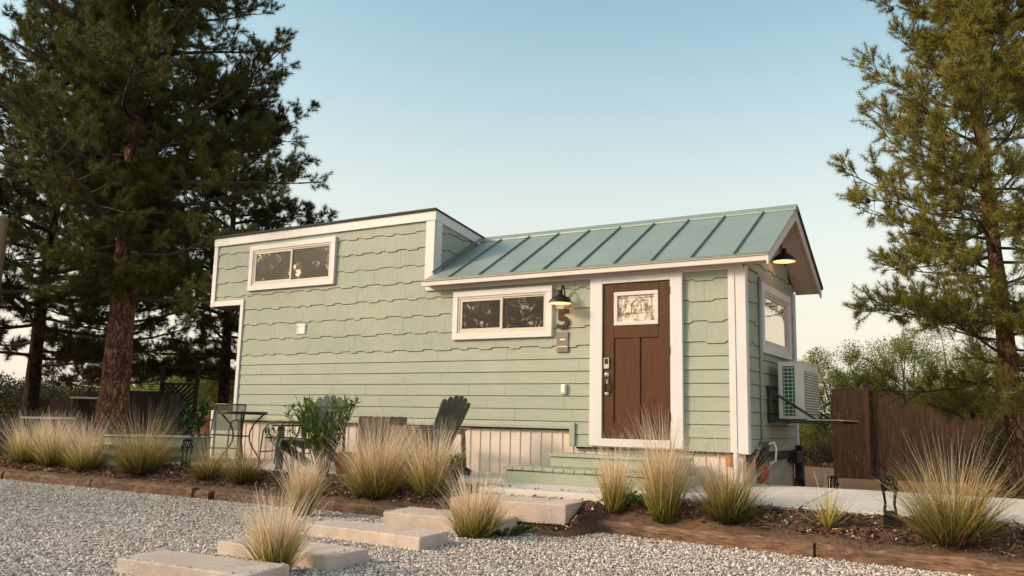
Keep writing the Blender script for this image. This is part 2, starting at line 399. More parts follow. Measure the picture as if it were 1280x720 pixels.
# gravel sheet and its stones
mb = MB()
gx = list(np.linspace(-40,-16,5)) + list(np.arange(-15,8,.5)) + [12,20,30]
for a,b in zip(gx[:-1], gx[1:]):
    mb.add([(a,-40,-.004),(b,-40,-.004),(b,yb(b)+.03,-.004),(a,yb(a)+.03,-.004)], [(0,1,2,3)])
struct(mb.build('gravel', M['gravel']))
PHI = (1+5**.5)/2
ICO_V = np.array([(-1,PHI,0),(1,PHI,0),(-1,-PHI,0),(1,-PHI,0),(0,-1,PHI),(0,1,PHI),(0,-1,-PHI),(0,1,-PHI),(PHI,0,-1),(PHI,0,1),(-PHI,0,-1),(-PHI,0,1)])/1.902
ICO_F = np.array([(0,11,5),(0,5,1),(0,1,7),(0,7,10),(0,10,11),(1,5,9),(5,11,4),(11,10,2),(10,7,6),(7,1,8),(3,9,4),(3,4,2),(3,2,6),(3,6,8),(3,8,9),(4,9,5),(2,4,11),(6,2,10),(8,6,7),(9,8,1)])
def in_view(P, margin=.12):
    d = P - np.array(CP); z = d@np.array(fwv)
    u = (d@np.array(Rv))/np.maximum(z,.1)*1064.855/640; v = (d@np.array(Uv))/np.maximum(z,.1)*1064.855/640
    return (z > .5) & (np.abs(u) < 1+margin) & (np.abs(v) < .5625+margin)
def rand_rot(n, rng):
    q = rng.normal(size=(n,4)); q /= np.linalg.norm(q,axis=1)[:,None]
    w,x,y,z = q.T
    return np.stack([np.stack([1-2*(y*y+z*z),2*(x*y-z*w),2*(x*z+y*w)],1), np.stack([2*(x*y+z*w),1-2*(x*x+z*z),2*(y*z-x*w)],1), np.stack([2*(x*z-y*w),2*(y*z+x*w),1-2*(x*x+y*y)],1)],1)
def stones(P, r, rng, flat=.7):
    n = len(P)
    sc = np.stack([rng.uniform(.75,1.35,n), rng.uniform(.7,1.1,n), rng.uniform(.5,.9,n)],1)
    v = ICO_V[None]*(1+rng.normal(0,.13,(n,12,1)))*sc[:,None,:]*r[:,None,None]
    v = np.einsum('nij,nkj->nki', rand_rot(n,rng), v); v[:,:,2] *= flat
    v = v + P[:,None,:]
    f = (ICO_F[None] + (np.arange(n)*12)[:,None,None]).reshape(-1,3)
    return v.reshape(-1,3), f
def gravel_pts(rng):
    out = []
    for (ya,ybb,sp) in ((-8,-4.2,.0168),(-4.2,-1.6,.0205)):
        X = np.arange(-15,4.6,sp); Y = np.arange(ya,ybb,sp)
        gx_, gy_ = np.meshgrid(X,Y); p = np.stack([gx_.ravel(),gy_.ravel()],1)
        p += rng.uniform(-sp*.7,sp*.7,p.shape)
        out.append(p)
    p = np.concatenate(out)
    yl = np.where(p[:,0] < -3, -2.12, np.where(p[:,0] < -1, -2.12+.2*(p[:,0]+3), -1.72-.125*(p[:,0]+1)))
    p = p[p[:,1] < yl-.09]
    P = np.column_stack([p, rng.uniform(-.003,.010,len(p))])
    return P[in_view(P)]
P = gravel_pts(NR)
r = np.clip(NR.lognormal(math.log(.0089),.36,len(P)), .0045, .024)
V_, F_ = stones(P, r, NR)
struct(np_obj('gravel_stones', V_, F_, M['stone']), 'stuff')
# stray stones and mulch chips on the bed
n = 1500; p = np.column_stack([NR.uniform(-13,4,n), NR.uniform(-2.38,-1.45,n)])
p = p[[yb(a)+.12 < b for a,b in p]]
P = np.column_stack([p,[gh(a,b)+.006 for a,b in p]]); V_,F_ = stones(P, NR.uniform(.006,.018,len(P)), NR)
struct(np_obj('bed_pebbles', V_, F_, M['stone']), 'stuff')
n = 30000; p = np.column_stack([NR.uniform(-14,4,n), NR.uniform(-2.42,-1.38,n)])
p = p[[yb(a)+.10 < b for a,b in p]]; n = len(p)
P = np.column_stack([p,[gh(a,b) for a,b in p]]) + np.column_stack([np.zeros((n,2)), NR.uniform(.002,.03,n)])
a = NR.uniform(0,2*math.pi,n); l = NR.lognormal(math.log(.018),.6,n).clip(.006,.09); wd = NR.uniform(.002,.010,n); tl = NR.normal(0,.35,n)
d = np.stack([np.cos(a),np.sin(a),tl],1)*l[:,None]; s_ = np.stack([-np.sin(a),np.cos(a),NR.normal(0,.4,n)],1)*wd[:,None]
V_ = np.stack([P-d-s_,P+d-s_,P+d+s_,P-d+s_],1).reshape(-1,3); F_ = np.arange(n*4).reshape(-1,4)
tp = np.repeat(NR.uniform(0,1,n)**2,4)
struct(np_obj('straw_mulch', V_, F_, M['straw'], attrs={'tip':tp}), 'stuff')

# patio + path, one pour of pale concrete stepping with the ground
def sheet_prism(mb, outline, zf, th):
    n = len(outline)
    top = [(x,y,zf(x,y)) for x,y in outline]; bot = [(x,y,zf(x,y)-th) for x,y in outline]
    mb.add(top+bot, [tuple(range(n)), tuple(range(2*n-1,n-1,-1))] + [(i,n+i,n+(i+1)%n,(i+1)%n) for i in range(n)])
zf = lambda x,y: .362 + .055*(y+1.5)/1.5
mb = MB(); sheet_prism(mb, [(-9.6,-1.35),(-2.6,-1.42),(-2.6,-1.66),(-.95,-1.62),(-.95,-1.40),(-.6,-1.40),(-.6,-.03),(-9.6,-.03)], zf, .13)
struct(mb.build('patio', M['concrete'], bevel=.01))
mb = MB()
for a,b in ((-.59,.9),(.905,2.4),(2.405,3.9),(3.905,5.4),(5.405,9.5)):
    sheet_prism(mb, [(a,-1.46),(b,-1.46),(b,.42),(a,.42)], zf, .13)
struct(mb.build('path', M['concrete'], bevel=.012))

# stepping slabs
SLABS = []
def slab(pts, ztop, th, label):
    SLABS.append((pts,ztop)); c = (sum(p[0] for p in pts)/4, sum(p[1] for p in pts)/4)
    mb = MB(); sheet_prism(mb, [(x-c[0],y-c[1]) for x,y in pts], lambda x,y: th, th)
    o = mb.build('stepping_slab', M['slab'], bevel=.012); o.location = (c[0],c[1],ztop-th)
    tag(o, label, 'paving slab', 'stepping slabs leading to the house')
slab([(-2.70,-6.10),(-1.48,-6.03),(-1.58,-5.56),(-2.82,-5.66)], .108, .15, 'sandy concrete slab lowest and nearest the camera, beside a blond grass clump')
slab([(-2.83,-5.12),(-1.61,-5.16),(-1.63,-4.68),(-2.87,-4.66)], .108, .15, 'second concrete slab from the front, partly hidden behind a blond grass clump')
slab([(-3.11,-3.86),(-1.69,-3.95),(-1.74,-3.45),(-3.18,-3.42)], .112, .15, 'fully visible long concrete slab in the middle of the gravel stepping path')
slab([(-3.02,-2.82),(-1.62,-2.76),(-1.74,-2.20),(-3.12,-2.22)], .145, .17, 'concrete slab at the bed edge with a tan grass clump on its right corner')
slab([(-2.5,-2.36),(-1.20,-2.20),(-1.26,-1.66),(-2.6,-1.72)], .292, .20, 'topmost concrete step slab just below the patio and green porch steps')

# a few stones kicked onto the slab edges
P = []
for pts,zt in SLABS[:4]:
    for k in range(4):
        a,b = np.array(pts[k]),np.array(pts[(k+1)%4]); cc = np.mean(np.array(pts),0)
        for t_ in NR.uniform(0,1,16): p = a+(b-a)*t_; p = p+(cc-p)*abs(NR.normal(0,.10)); P.append((p[0],p[1],zt+.006))
P = np.array(P); V_,F_ = stones(P, NR.uniform(.004,.011,len(P)), NR)
struct(np_obj('loose_stones', V_, F_, M['stone']), 'stuff')
# landscape timbers
def timber(x0, x1, y0, y1, z, h, w, label, seed):
    rg = random.Random(seed); L_ = math.hypot(x1-x0,y1-y0); n = max(3,int(L_/.12)); mb = MB(); vs = []; fs = []
    prof = [(-w/2,0),(w/2,0),(w/2,h*.75),(w/2-.03,h),(-w/2+.03,h),(-w/2,h*.72)]
    for i in range(n+1):
        sag = rg.gauss(0,.006)
        for (a,b) in prof: vs.append((i/n*L_, a+rg.gauss(0,.010), b+(sag+rg.gauss(0,.009) if b else -.02)))
    k = len(prof)
    for i in range(n):
        for j in range(k): fs.append((i*k+j, (i+1)*k+j, (i+1)*k+(j+1)%k, i*k+(j+1)%k))
    fs += [tuple(range(k-1,-1,-1))[::-1], tuple(n*k+j for j in range(k))][:2]
    o = mb.add(vs,fs).build('landscape_timber', M['timber']); o.location = (x0,y0,z); o.rotation_euler = (0,0,math.atan2(y1-y0,x1-x0))
    tag(o, label, 'timber edging', 'timbers edging the planting bed')
timber(-1.18,1.16,-1.73,-2.03,0,.118,.16,'long brown timber edging the bed in front of the two tall blond grasses',1)
timber(1.185,3.6,-2.035,-2.33,0,.122,.16,'brown timber at the lower right corner below the big spiky grass',2)
timber(-4.75,-3.06,-2.11,-2.13,0,.115,.17,'weathered timber end beside the stepping slabs, under the blond grass by the stump boxes',3)
timber(-6.35,-4.8,-2.10,-2.12,0,.11,.18,'broken crumbling timber below the oleander and bistro table',4)
timber(-6.72,-6.42,-2.12,-2.14,0,.10,.16,'short chipped block of timber filling the gap in the bed edging',5)
timber(-9.0,-6.8,-2.11,-2.10,0,.13,.18,'brown timber in front of the galvanised trough',6)
timber(-11.3,-9.05,-2.12,-2.11,0,.12,.17,'reddish timber below the row of blond grasses at the left',7)
timber(-14.5,-11.35,-2.12,-2.12,0,.12,.17,'leftmost dark timber running out of the photo',8)

# ------------------------------------------------------------------ the house
HO = (-4.6, 1.27, .38)
house = thing('tiny_house', 'sage green tiny house with raised loft end, metal roof and brown door', 'tiny house', HO)
def H(mb, name, m, parent=None, bevel=0, smooth=False): return mb.build(name, m, parent or house, HO, bevel, smooth)
GAP = .0085
def course_profile(s0, s1, zb, rg):
    s = s0; hi = rg.random() < .5; pts = [(s, zb+(.026 if hi else 0))]
    while True:
        s2 = s+rg.choice([.12,.16,.20,.24,.30])
        if s2 >= s1-.05: pts.append((s1,pts[-1][1])); break
        pts.append((s2-.012,pts[-1][1])); hi = not hi
        pts.append((s2+.012, zb+(.026 if hi else rg.choice([0,.004])))); s = s2
    return pts
def flat_profile(s0, s1, z): return [(s0,z),(s1,z)]
def course(mb, P, bot, top, mi, lip=.017):
    s0, s1 = max(bot[0][0],top[0][0]), min(bot[-1][0],top[-1][0])
    if s1-s0 > 1.6:
        x = s0 + rg.uniform(.5,2.2)
        if x < s1-.4:
            c1 = lambda p,a,b: [(a,float(np.interp(a,[q[0] for q in p],[q[1] for q in p])))]+[q for q in p if a < q[0] < b]+[(b,float(np.interp(b,[q[0] for q in p],[q[1] for q in p])))]
            course1(mb,P,c1(bot,s0,x-.0015),c1(top,s0,x-.0015),mi,lip); return course(mb,P,c1(bot,x+.0015,s1),c1(top,x+.0015,s1),mi,lip+rg.uniform(-.0015,.0015))
    course1(mb,P,bot,top,mi,lip)
def course1(mb, P, bot, top, mi, lip):
    """one course of cladding between two stepped edges, leaving an open shadow gap under the course above"""
    s0, s1 = max(bot[0][0],top[0][0]), min(bot[-1][0],top[-1][0])
    ss = sorted({round(p[0],4) for p in bot+top if s0 <= p[0] <= s1} | {round(s0,4),round(s1,4)})
    bx, bz = [p[0] for p in bot],[p[1] for p in bot]; tx, tz = [p[0] for p in top],[p[1] for p in top]
    vs = []
    for q in ss:
        z0,z1 = float(np.interp(q,bx,bz)), float(np.interp(q,tx,tz))-GAP
        vs += [P(q,z0,lip),P(q,z1,.006),P(q,z0,-.003),P(q,z1,-.003)]
    fs = []
    for i in range(len(ss)-1):
        a = 4*i; b = a+4; fs += [(a,b,b+1,a+1),(a+2,b+2,b,a),(a+1,b+1,b+3,a+3)]
    mb.add(vs,fs,mi)
LAPZ = [.80,.96,1.119,1.276,1.446,1.607,1.769,1.932]
SHZ = [2.08,2.335,2.591,2.846,3.10,3.353,3.608,3.86,4.12]
rg = random.Random(3)
Pf = lambda s,z,d: (s,-d,z)
fp = flat_profile
mb = MB()
course(mb,Pf,fp(-2.2,0,.80),fp(-2.2,0,.96),0); course(mb,Pf,fp(-2.2,0,.96),fp(-2.2,0,1.119),0); course(mb,Pf,fp(-8.55,-2.2,1.06),fp(-8.55,-2.2,1.119),0)
profs = [course_profile(-9.3,0,z,rg) for z in SHZ]
cut = lambda p,a,b: [(a,float(np.interp(a,[q[0] for q in p],[q[1] for q in p])))]+[q for q in p if a < q[0] < b]+[(b,float(np.interp(b,[q[0] for q in p],[q[1] for q in p])))]
for a,b in zip(LAPZ[2:-1],LAPZ[3:]): course(mb,Pf,fp(-8.55,0,a),fp(-8.55,0,b),0)
course(mb,Pf,fp(-8.55,0,LAPZ[-1]),cut(profs[0],-8.55,0),0)
for i in range(8):
    s0,s1 = (-8.55,0) if i < 4 else (-9.3,-4.6)
    course(mb,Pf,cut(profs[i],s0,s1),cut(profs[i+1],s0,s1),1)
course(mb,Pf,fp(-9.3,-8.55,3.0),cut(profs[4],-9.3,-8.55),1)
front_wall = H(mb,'wall',[M['lap'],M['shake']])
Pg = lambda s,z,d: (d,s,z)
mb = MB()
gprof = [course_profile(0,2.55,z,rg) for z in SHZ]
for a,b in zip(LAPZ[:-1],LAPZ[1:]): course(mb,Pg,fp(0,2.55,a),fp(0,2.55,b),0)
course(mb,Pg,fp(0,2.55,LAPZ[-1]),gprof[0],0)
ylim = lambda z: (max(0,1.274-(3.90-z)/.598), min(2.55,1.274+(3.90-z)/.598))
for i in range(7):
    ya,yz = ylim(SHZ[i+1] if i < 6 else 3.72)
    course(mb,Pg,cut(gprof[i],ya,yz),cut(gprof[i+1],ya,yz) if i < 6 else fp(ya,yz,3.72),1)
gable_wall = H(mb,'wall',[M['lap'],M['shake']])
Pt = lambda s,z,d: (-4.563+d,s,z)
mb = MB()
tprof = [course_profile(.05,1.25,z,rg) for z in SHZ]
for i in range(3,7): course(mb,Pt,tprof[i],tprof[i+1],1)
course(mb,Pt,cut(tprof[7],.05,1.1),[(.05,4.06),(1.1,3.91)],1)
H(mb,'wall',[M['lap'],M['shake']])
# closed core behind the cladding (rear and end walls)
mb = MB()
mb.prism([(-.004,.004,.8),(-.004,2.55,.8),(-.004,2.55,3.0),(-.004,1.274,3.9),(-.004,.004,3.0)], (-2.23,0,0))
mb.prism([(-2.236,.004,1.025),(-2.236,2.55,1.025),(-2.236,2.55,3.0),(-2.236,1.274,3.9),(-2.236,.004,3.0)], (-6.3,0,0))
mb.prism([(-4.567,.004,2.96),(-4.567,2.55,2.96),(-4.567,2.55,3.84),(-4.567,.004,4.16)], (-4.75,0,0))
H(mb,'rear_wall',M['gap_shade'])

# trim boards
def board(*bs, name='corner_board'):
    mb = MB()
    for q in bs: mb.box(*q)
    H(mb,name,M['trim'],bevel=.004)
board((-.178,-.097,-.036,0,.80,2.98)); board((-.095,.030,-.028,-.001,.785,2.975),(.0035,.030,0,.09,.785,3.0))
board((.001,.030,2.44,2.556,.80,3.0))
board((-4.705,-4.545,-.036,0,3.10,4.02)); board((-4.562,-4.533,.001,.14,3.10,4.02))
board((-9.345,-9.25,-.036,0,2.955,4.02))
board((-9.249,-8.513,-.034,0,2.955,3.043)); board((-8.586,-8.513,-.036,0,1.02,2.954))
mb = MB()
mb.box(-9.345,-4.545,-.045,0,4.021,4.168)
mb.prism([(-4.560,-.044,4.022),(-4.560,2.55,4.022-.134*2.59),(-4.560,2.55,4.168-.134*2.59),(-4.560,-.044,4.168)], (.034,0,0))
H(mb,'loft_fascia',M['trim'],bevel=.004)
mb = MB()   # green bottom board framing the skirting
mb.box(-8.512,-2.281,-.026,0,1.02,1.062); mb.box(-2.28,-2.203,-.040,0,.795,1.10)
H(mb,'bottom_board',M['lap'],bevel=.003)
# roof of the loft
mb = MB()
mb.prism([(-9.39,-.075,4.168),(-9.39,2.62,4.168-.134*2.695),(-9.39,2.62,4.195-.134*2.695),(-9.39,-.075,4.198)], (4.875,0,0))
loft_roof = H(mb,'loft_roof',M['membrane'])
for x in (-8.3,-7.6,-7.1,-6.6,-6.1,-5.75,-5.2):
    mb = MB(); mb.box(x-.02,x+.02,-.05,0,4.19,4.21); H(mb,'roof_clip',M['membrane'],loft_roof)
# metal roof
RY,RZ = 1.274,3.965; EY = -.215; sl = .585
mb = MB()
for sgn in (1,-1):
    ye = RY - sgn*(RY-EY); ze = RZ - (RY-EY)*sl
    a = [(-4.562,RY,RZ),(.36,RY,RZ),(.36,ye,ze),(-4.562,ye,ze)]
    mb.prism(a, (0,0,-.022))
    for x in [-4.14,-3.63,-3.12,-2.61,-2.11,-1.59,-1.08,-.57,-.05]:
        for k in (0,):
            n = Vector((0,-sgn*sl,1)).normalized()
            p = Vector((x,RY-sgn*.08,RZ-.08*sl)); q = Vector((x,ye,ze))
            mb.bar(p+n*.012,q+n*.012,.015,.028,up=n,mi=1)
    mb.bar((-4.55,ye,ze-.006),(.365,ye,ze-.006),.018,.034,mi=1)
roof = H(mb,'roof',[M['metal_roof'],M['dark_seam']])
mb = MB()
mb.prism([(-4.562,RY-.10,RZ-.030),(-4.562,RY,RZ+.045),(-4.562,RY+.10,RZ-.030),(-4.562,RY+.10,RZ-.052),(-4.562,RY-.10,RZ-.052)],(4.935,0,0))
H(mb,'ridge_cap',M['metal_roof'],roof)
mb = MB(); mb.bar((-4.54,-.05,3.235),(-4.54,1.2,3.98),.03,.03); H(mb,'wall_flashing',M['dark_seam'],roof)
# eaves
ze = RZ-(RY-EY)*sl
mb = MB(); mb.box(-4.62,.345,-.21,-.185,3.005,3.075); mb.box(-4.62,.345,-.228,-.185,3.076,ze-.024); H(mb,'fascia',M['cream'],bevel=.003)
mb = MB(); mb.box(-4.67,.001,-.045,-.0005,2.962,3.018); H(mb,'frieze_board',M['cream'],bevel=.003)
mb = MB(); mb.box(-4.60,.33,-.185,0,3.018,3.03)
for sgn in (1,-1):
    y0 = RY; y1 = RY-sgn*(RY+.18)
    mb.prism([(.0,y0,RZ-.10),(.33,y0,RZ-.10),(.33,y1,RZ-.10-(RY+.18)*sl),(.0,y1,RZ-.10-(RY+.18)*sl)],(0,0,.012))
H(mb,'soffit',M['soffit'])
mb = MB()
for sgn in (1,-1):
    y1 = RY-sgn*(RY-EY); z1 = RZ-(RY-EY)*sl
    mb.prism([(.331,RY,RZ-.024),(.331,y1,z1-.024),(.331,y1,z1-.135),(.331,RY,RZ-.165)],(.024,0,0))
H(mb,'rake_board',M['cream'],bevel=.003)
mb = MB(); mb.bar((.366,RY+.02,RZ+.0),(.366,RY+(RY-EY)+.01,RZ-(RY-EY)*sl),.022,.045,up=(0,sl,1)); H(mb,'rake_edge',M['membrane'],roof)
mb = MB()
mb.box(.001,.022,.09,.60,2.985,3.0)
H(mb,'gable_ledge',M['bronze'])

# windows
def ring(mb, P, s0,s1,z0,z1,w,d0,d1,mi=0):
    def bx(a,b,c,e):
        vs = [P(a,c,d0),P(b,c,d0),P(b,e,d0),P(a,e,d0),P(a,c,d1),P(b,c,d1),P(b,e,d1),P(a,e,d1)]
        mb.add(vs,[(3,2,1,0),(4,5,6,7),(0,1,5,4),(1,2,6,5),(2,3,7,6),(3,0,4,7)],mi)
    wl,wr,wb,wt = w
    bx(s0,s1,z1-wt,z1); bx(s0,s1,z0,z0+wb); bx(s0,s0+wl,z0+wb,z1-wt); bx(s1-wr,s1,z0+wb,z1-wt)
def window(P, s0,s1,z0,z1,tw,glass,split=True):
    mb = MB(); ring(mb,P,s0,s1,z0,z1,(tw,tw,tw,tw),0,.060)
    win = H(mb,'window',M['trim'],bevel=.004)
    a,b,c,e = s0+tw,s1-tw,z0+tw,z1-tw
    mb = MB(); ring(mb,P,a,b,c,e,(.03,.03,.03,.03),0,.048); H(mb,'window_frame',M['sash'],win,bevel=.003)
    mid = (a+b)/2
    parts = [(a+.03,mid+.02,.040),(mid-.02,b-.03,.034)] if split else [(a+.03,b-.03,.036)]
    for i,(p,q,d) in enumerate(parts):
        sw = .038 if i == 0 else .022
        mb = MB(); ring(mb,P,p,q,c+.03,e-.03,(sw,sw,sw,sw),0,d); s = H(mb,'sash',M['sash'],win,bevel=.002)
        mb = MB(); mb.add([P(p+sw,c+.03+sw,d-.014),P(q-sw,c+.03+sw,d-.014),P(q-sw,e-.03-sw,d-.014),P(p+sw,e-.03-sw,d-.014)],[(0,1,2,3)])
        H(mb,'pane',glass,s)
    return win
window(Pf,-4.16,-2.552,2.225,2.917,.085,M['glass'])['label'] = 'two-pane window under the metal roof beside the number 5'
window(Pf,-8.42,-6.477,3.180,3.952,.085,M['glass'])['label'] = 'wide two-pane loft window at the raised end'
window(Pg,.62,2.13,2.015,2.90,.10,M['gable_glass'],False)['label'] = 'single-pane window in the gable end under the lamp'

# door
mb = MB()
mb.box(-1.984,-1.812,-.065,0,.82,2.962); mb.box(-.896,-.740,-.065,0,.82,2.962); mb.box(-1.811,-.897,-.065,0,2.882,2.962)
H(mb,'door_frame',M['trim'],bevel=.004)
mb = MB(); mb.box(-1.811,-.897,-.085,-.02,.818,.886); mb.box(-1.811,-.897,-.070,-.02,.887,.915); H(mb,'threshold',M['trim'],bevel=.004)
mb = MB()
x0,x1,z0,z1 = -1.809,-.899,.919,2.880
yf,yp = -.040,-.026
gx0,gx1,gz0,gz1 = -1.655,-1.055,2.335,2.765
px = [(-1.655,-1.390),(-1.300,-1.055)]
mb.box(x0,-1.656,yf,-.016,z0,z1); mb.box(-1.054,x1,yf,-.016,z0,z1)
mb.box(-1.655,-1.055,yf,-.016,gz1+.001,z1); mb.box(-1.655,-1.055,yf,-.016,2.175,gz0-.001); mb.box(-1.655,-1.055,yf,-.016,z0,1.105)
mb.box(-1.389,-1.301,yf,-.016,1.106,2.174)
door = H(mb,'door',M['door'],bevel=.004)
mb = MB()
for a,b in px: mb.box(a,b,yp,-.017,1.106,2.174)
H(mb,'door_panel',M['door'],door)
mb = MB(); ring(mb,Pf,gx0,gx1,gz0,gz1,(.05,.05,.05,.05),.016,.052); dg = H(mb,'glass_frame',M['cream'],door,bevel=.006)
mb = MB(); a,b,c,e = gx0+.05,gx1-.05,gz0+.05,gz1-.05
mb.add([Pf(a,c,.030),Pf(b,c,.030),Pf(b,e,.030),Pf(a,e,.030)],[(0,1,2,3)]); H(mb,'door_glass',M['doorglass'],door)
mb = MB()
for q in [((a+.04,c),(a+.04,e)),((b-.04,c),(b-.04,e)),((a,c+.10),(b,c+.10)),((a,e-.03),(b,e-.03))]:
    mb.bar(Pf(q[0][0],q[0][1],.032),Pf(q[1][0],q[1][1],.032),.004,.004,up=(0,1,0))
mx_ = (a+b)/2
arch = [(mx_-.07,c+.10),(mx_-.065,c+.20),(mx_-.05,c+.235),(mx_-.02,c+.255),(mx_,c+.285),(mx_+.02,c+.255),(mx_+.05,c+.235),(mx_+.065,c+.20),(mx_+.07,c+.10)]
for p,q in zip(arch[:-1],arch[1:]): mb.bar(Pf(p[0],p[1],.032),Pf(q[0],q[1],.032),.005,.005,up=(0,1,0))
for sx in (-1,1):
    cv = [(mx_+sx*.20,c+.10),(mx_+sx*.14,c+.17),(mx_+sx*.16,c+.25),(mx_+sx*.11,e)]
    for p,q in zip(cv[:-1],cv[1:]): mb.bar(Pf(p[0],p[1],.032),Pf(q[0],q[1],.032),.004,.004,up=(0,1,0))
H(mb,'lead_came',M['steel'],door)
mb = MB()    # keypad deadbolt
ring(mb,Pf,-1.785,-1.715,1.79,1.925,(.010,.010,.055,.010),.04,.062)
mb.box(-1.774,-1.726,-.052,-.041,1.846,1.914,1)
H(mb,'keypad_lock',[M['nickel'],M['bronze']],door,bevel=.002)
mb = MB()
mb.lathe([(.001,.0),(.034,.0),(.036,.012),(.022,.028),(.001,.030)],(-1.750,-.040,1.715),16,0,'y')
mb.lathe([(.001,.0),(.030,.0),(.030,.010),(.018,.024),(.001,.026)],(-1.750,-.040,1.475),16,0,'y')
mb.box(-1.772,-1.728,-.050,-.041,1.60,1.70)
mb.tube([(-1.750,-.05,1.69),(-1.748,-.085,1.66),(-1.747,-.095,1.60),(-1.748,-.085,1.53),(-1.750,-.05,1.48)],[.010,.012,.013,.011,.009],8,mi=1)
H(mb,'door_handle',[M['nickel'],M['bronze']],door,smooth=False)
for z in (1.15,1.95,2.70):
    mb = MB(); mb.box(-.905,-.893,-.072,-.04,z,z+.10); H(mb,'hinge',M['bronze'],door)

# number, plaque, lamps, vent, outlet
cu = bpy.data.curves.new('house_number','FONT'); cu.body = '5'; cu.size = .36; cu.extrude = .012; cu.offset = .0085; cu.align_x = 'CENTER'
tmp = bpy.data.objects.new('tmp', cu); COL.objects.link(tmp)
me = bpy.data.meshes.new_from_object(tmp.evaluated_get(bpy.context.evaluated_depsgraph_get())); bpy.data.objects.remove(tmp)
co = np.zeros(len(me.vertices)*3); me.vertices.foreach_get('co',co); co = co.reshape(-1,3)
co[:,0] -= (co[:,0].min()+co[:,0].max())/2; co[:,1] -= co[:,1].min(); sc = .262/co[:,1].max(); co[:,1] *= sc; co[:,0] *= .178/(co[:,0].max()-co[:,0].min())
w3 = np.stack([co[:,0]-2.392, -.032-co[:,2], co[:,1]+2.325],1)-np.array(HO); me.vertices.foreach_set('co',w3.ravel()); me.materials.clear(); me.materials.append(M['number']); me.update()
num = bpy.data.objects.new('house_number',me); COL.objects.link(num); num.parent = house; num['label'] = 'large brown number 5'
mb = MB(); mb.box(-2.485,-2.315,-.034,-.012,2.015,2.283); plq = H(mb,'plaque',M['plaque'],bevel=.005)
mb = MB()
for a,b,z,h in ((-2.432,-2.405,2.172,.020),(-2.402,-2.385,2.172,.020),(-2.382,-2.362,2.172,.020)): mb.box(a,b,-.0365,-.033,z,z+h)
H(mb,'lettering',M['white'],plq); mb = MB()
x = -2.472
for w in (.010,.014,.012,.016,.010,.014,.012,.015,.013,.010): mb.box(x,x+w-.003,-.0365,-.033,2.080,2.097); x += w+.002
H(mb,'lettering',M['white'],plq)
mb = MB(); mb.box(-7.235,-7.045,-.030,-.012,2.405,2.570); ring(mb,Pf,-7.225,-7.055,2.415,2.56,(.02,)*4,.03,.038); H(mb,'wall_vent',M['white'],bevel=.004)
mb = MB(); mb.box(-2.405,-2.335,-.050,-.012,1.470,1.595); mb.box(-2.398,-2.342,-.060,-.050,1.485,1.585); H(mb,'outlet_cover',M['white'],bevel=.006)
def barn_lamp(base, out, drop, name_lbl, R_=.155):
    """gooseneck from a wall plate, shade open below, small lit bulb inside"""
    b = Vector(base); o = Vector(out)
    mb = MB()
    ax = 'y' if abs(o.y) > .5 else 'x'
    if ax == 'y': mb.lathe([(.001,.0),(.055,.0),(.055,.016),(.02,.03),(.001,.03)],b,18,0,'y')
    else: mb.lathe([(.001,.0),(.055,.0),(.055,.016),(.02,.03),(.001,.03)],b,18,0,'x')
    c = b + o*drop[0] + Vector((0,0,drop[1]))       # top of the shade
    pts = []
    p0 = b + o*.02; p1 = c
    for i in range(13):
        t = i/12
        a = math.pi*t
        x = drop[0]*(t*.9+.1*t)*1.0; z = p0.z + (p1.z-p0.z)*t + .17*math.sin(a)
        pts.append(Vector((p0.x,p0.y,0)) + o*(x-.02*t) + Vector((0,0,z)))
    mb.tube(pts,.011,8)
    lamp = H(mb,'wall_lamp',M['bronze'],smooth=False); lamp['label'] = name_lbl
    prof = [(.001,.085),(.030,.085),(.034,.03),(.05,.02),(.085,.0),(.125,-.035),(R_,-.075),(R_,-.088),(R_-.006,-.088),(R_-.008,-.076),(.12,-.040),(.08,-.006),(.045,.012),(.001,.016)]
    mb = MB(); mb.lathe(prof[:8],c,28); H(mb,'lamp_shade',M['bronze'],lamp,smooth=True)
    mb = MB(); mb.lathe(prof[8:],c,28); H(mb,'shade_lining',M['lampglow'],lamp,smooth=True)
    mb = MB(); mb.lathe([(.001,-.005),(.015,-.012),(.024,-.035),(.020,-.056),(.001,-.066)],c,12); H(mb,'bulb',M['lampglow'],lamp,smooth=True)
    ld = bpy.data.lights.new('lamp_light','POINT'); ld.energy = .3; ld.color = (1,.58,.25); ld.shadow_soft_size = .04
    lo = bpy.data.objects.new('lamp_light',ld); COL.objects.link(lo); lo.location = c+Vector((0,0,-.115))
barn_lamp((-2.36,-.014,2.70),(0,-1,0),(.17,.03),'bronze gooseneck lamp lit above the number 5')
barn_lamp((.014,1.27,3.36),(1,0,0),(.17,-.02),'bronze gooseneck lamp lit in the gable peak',.15)

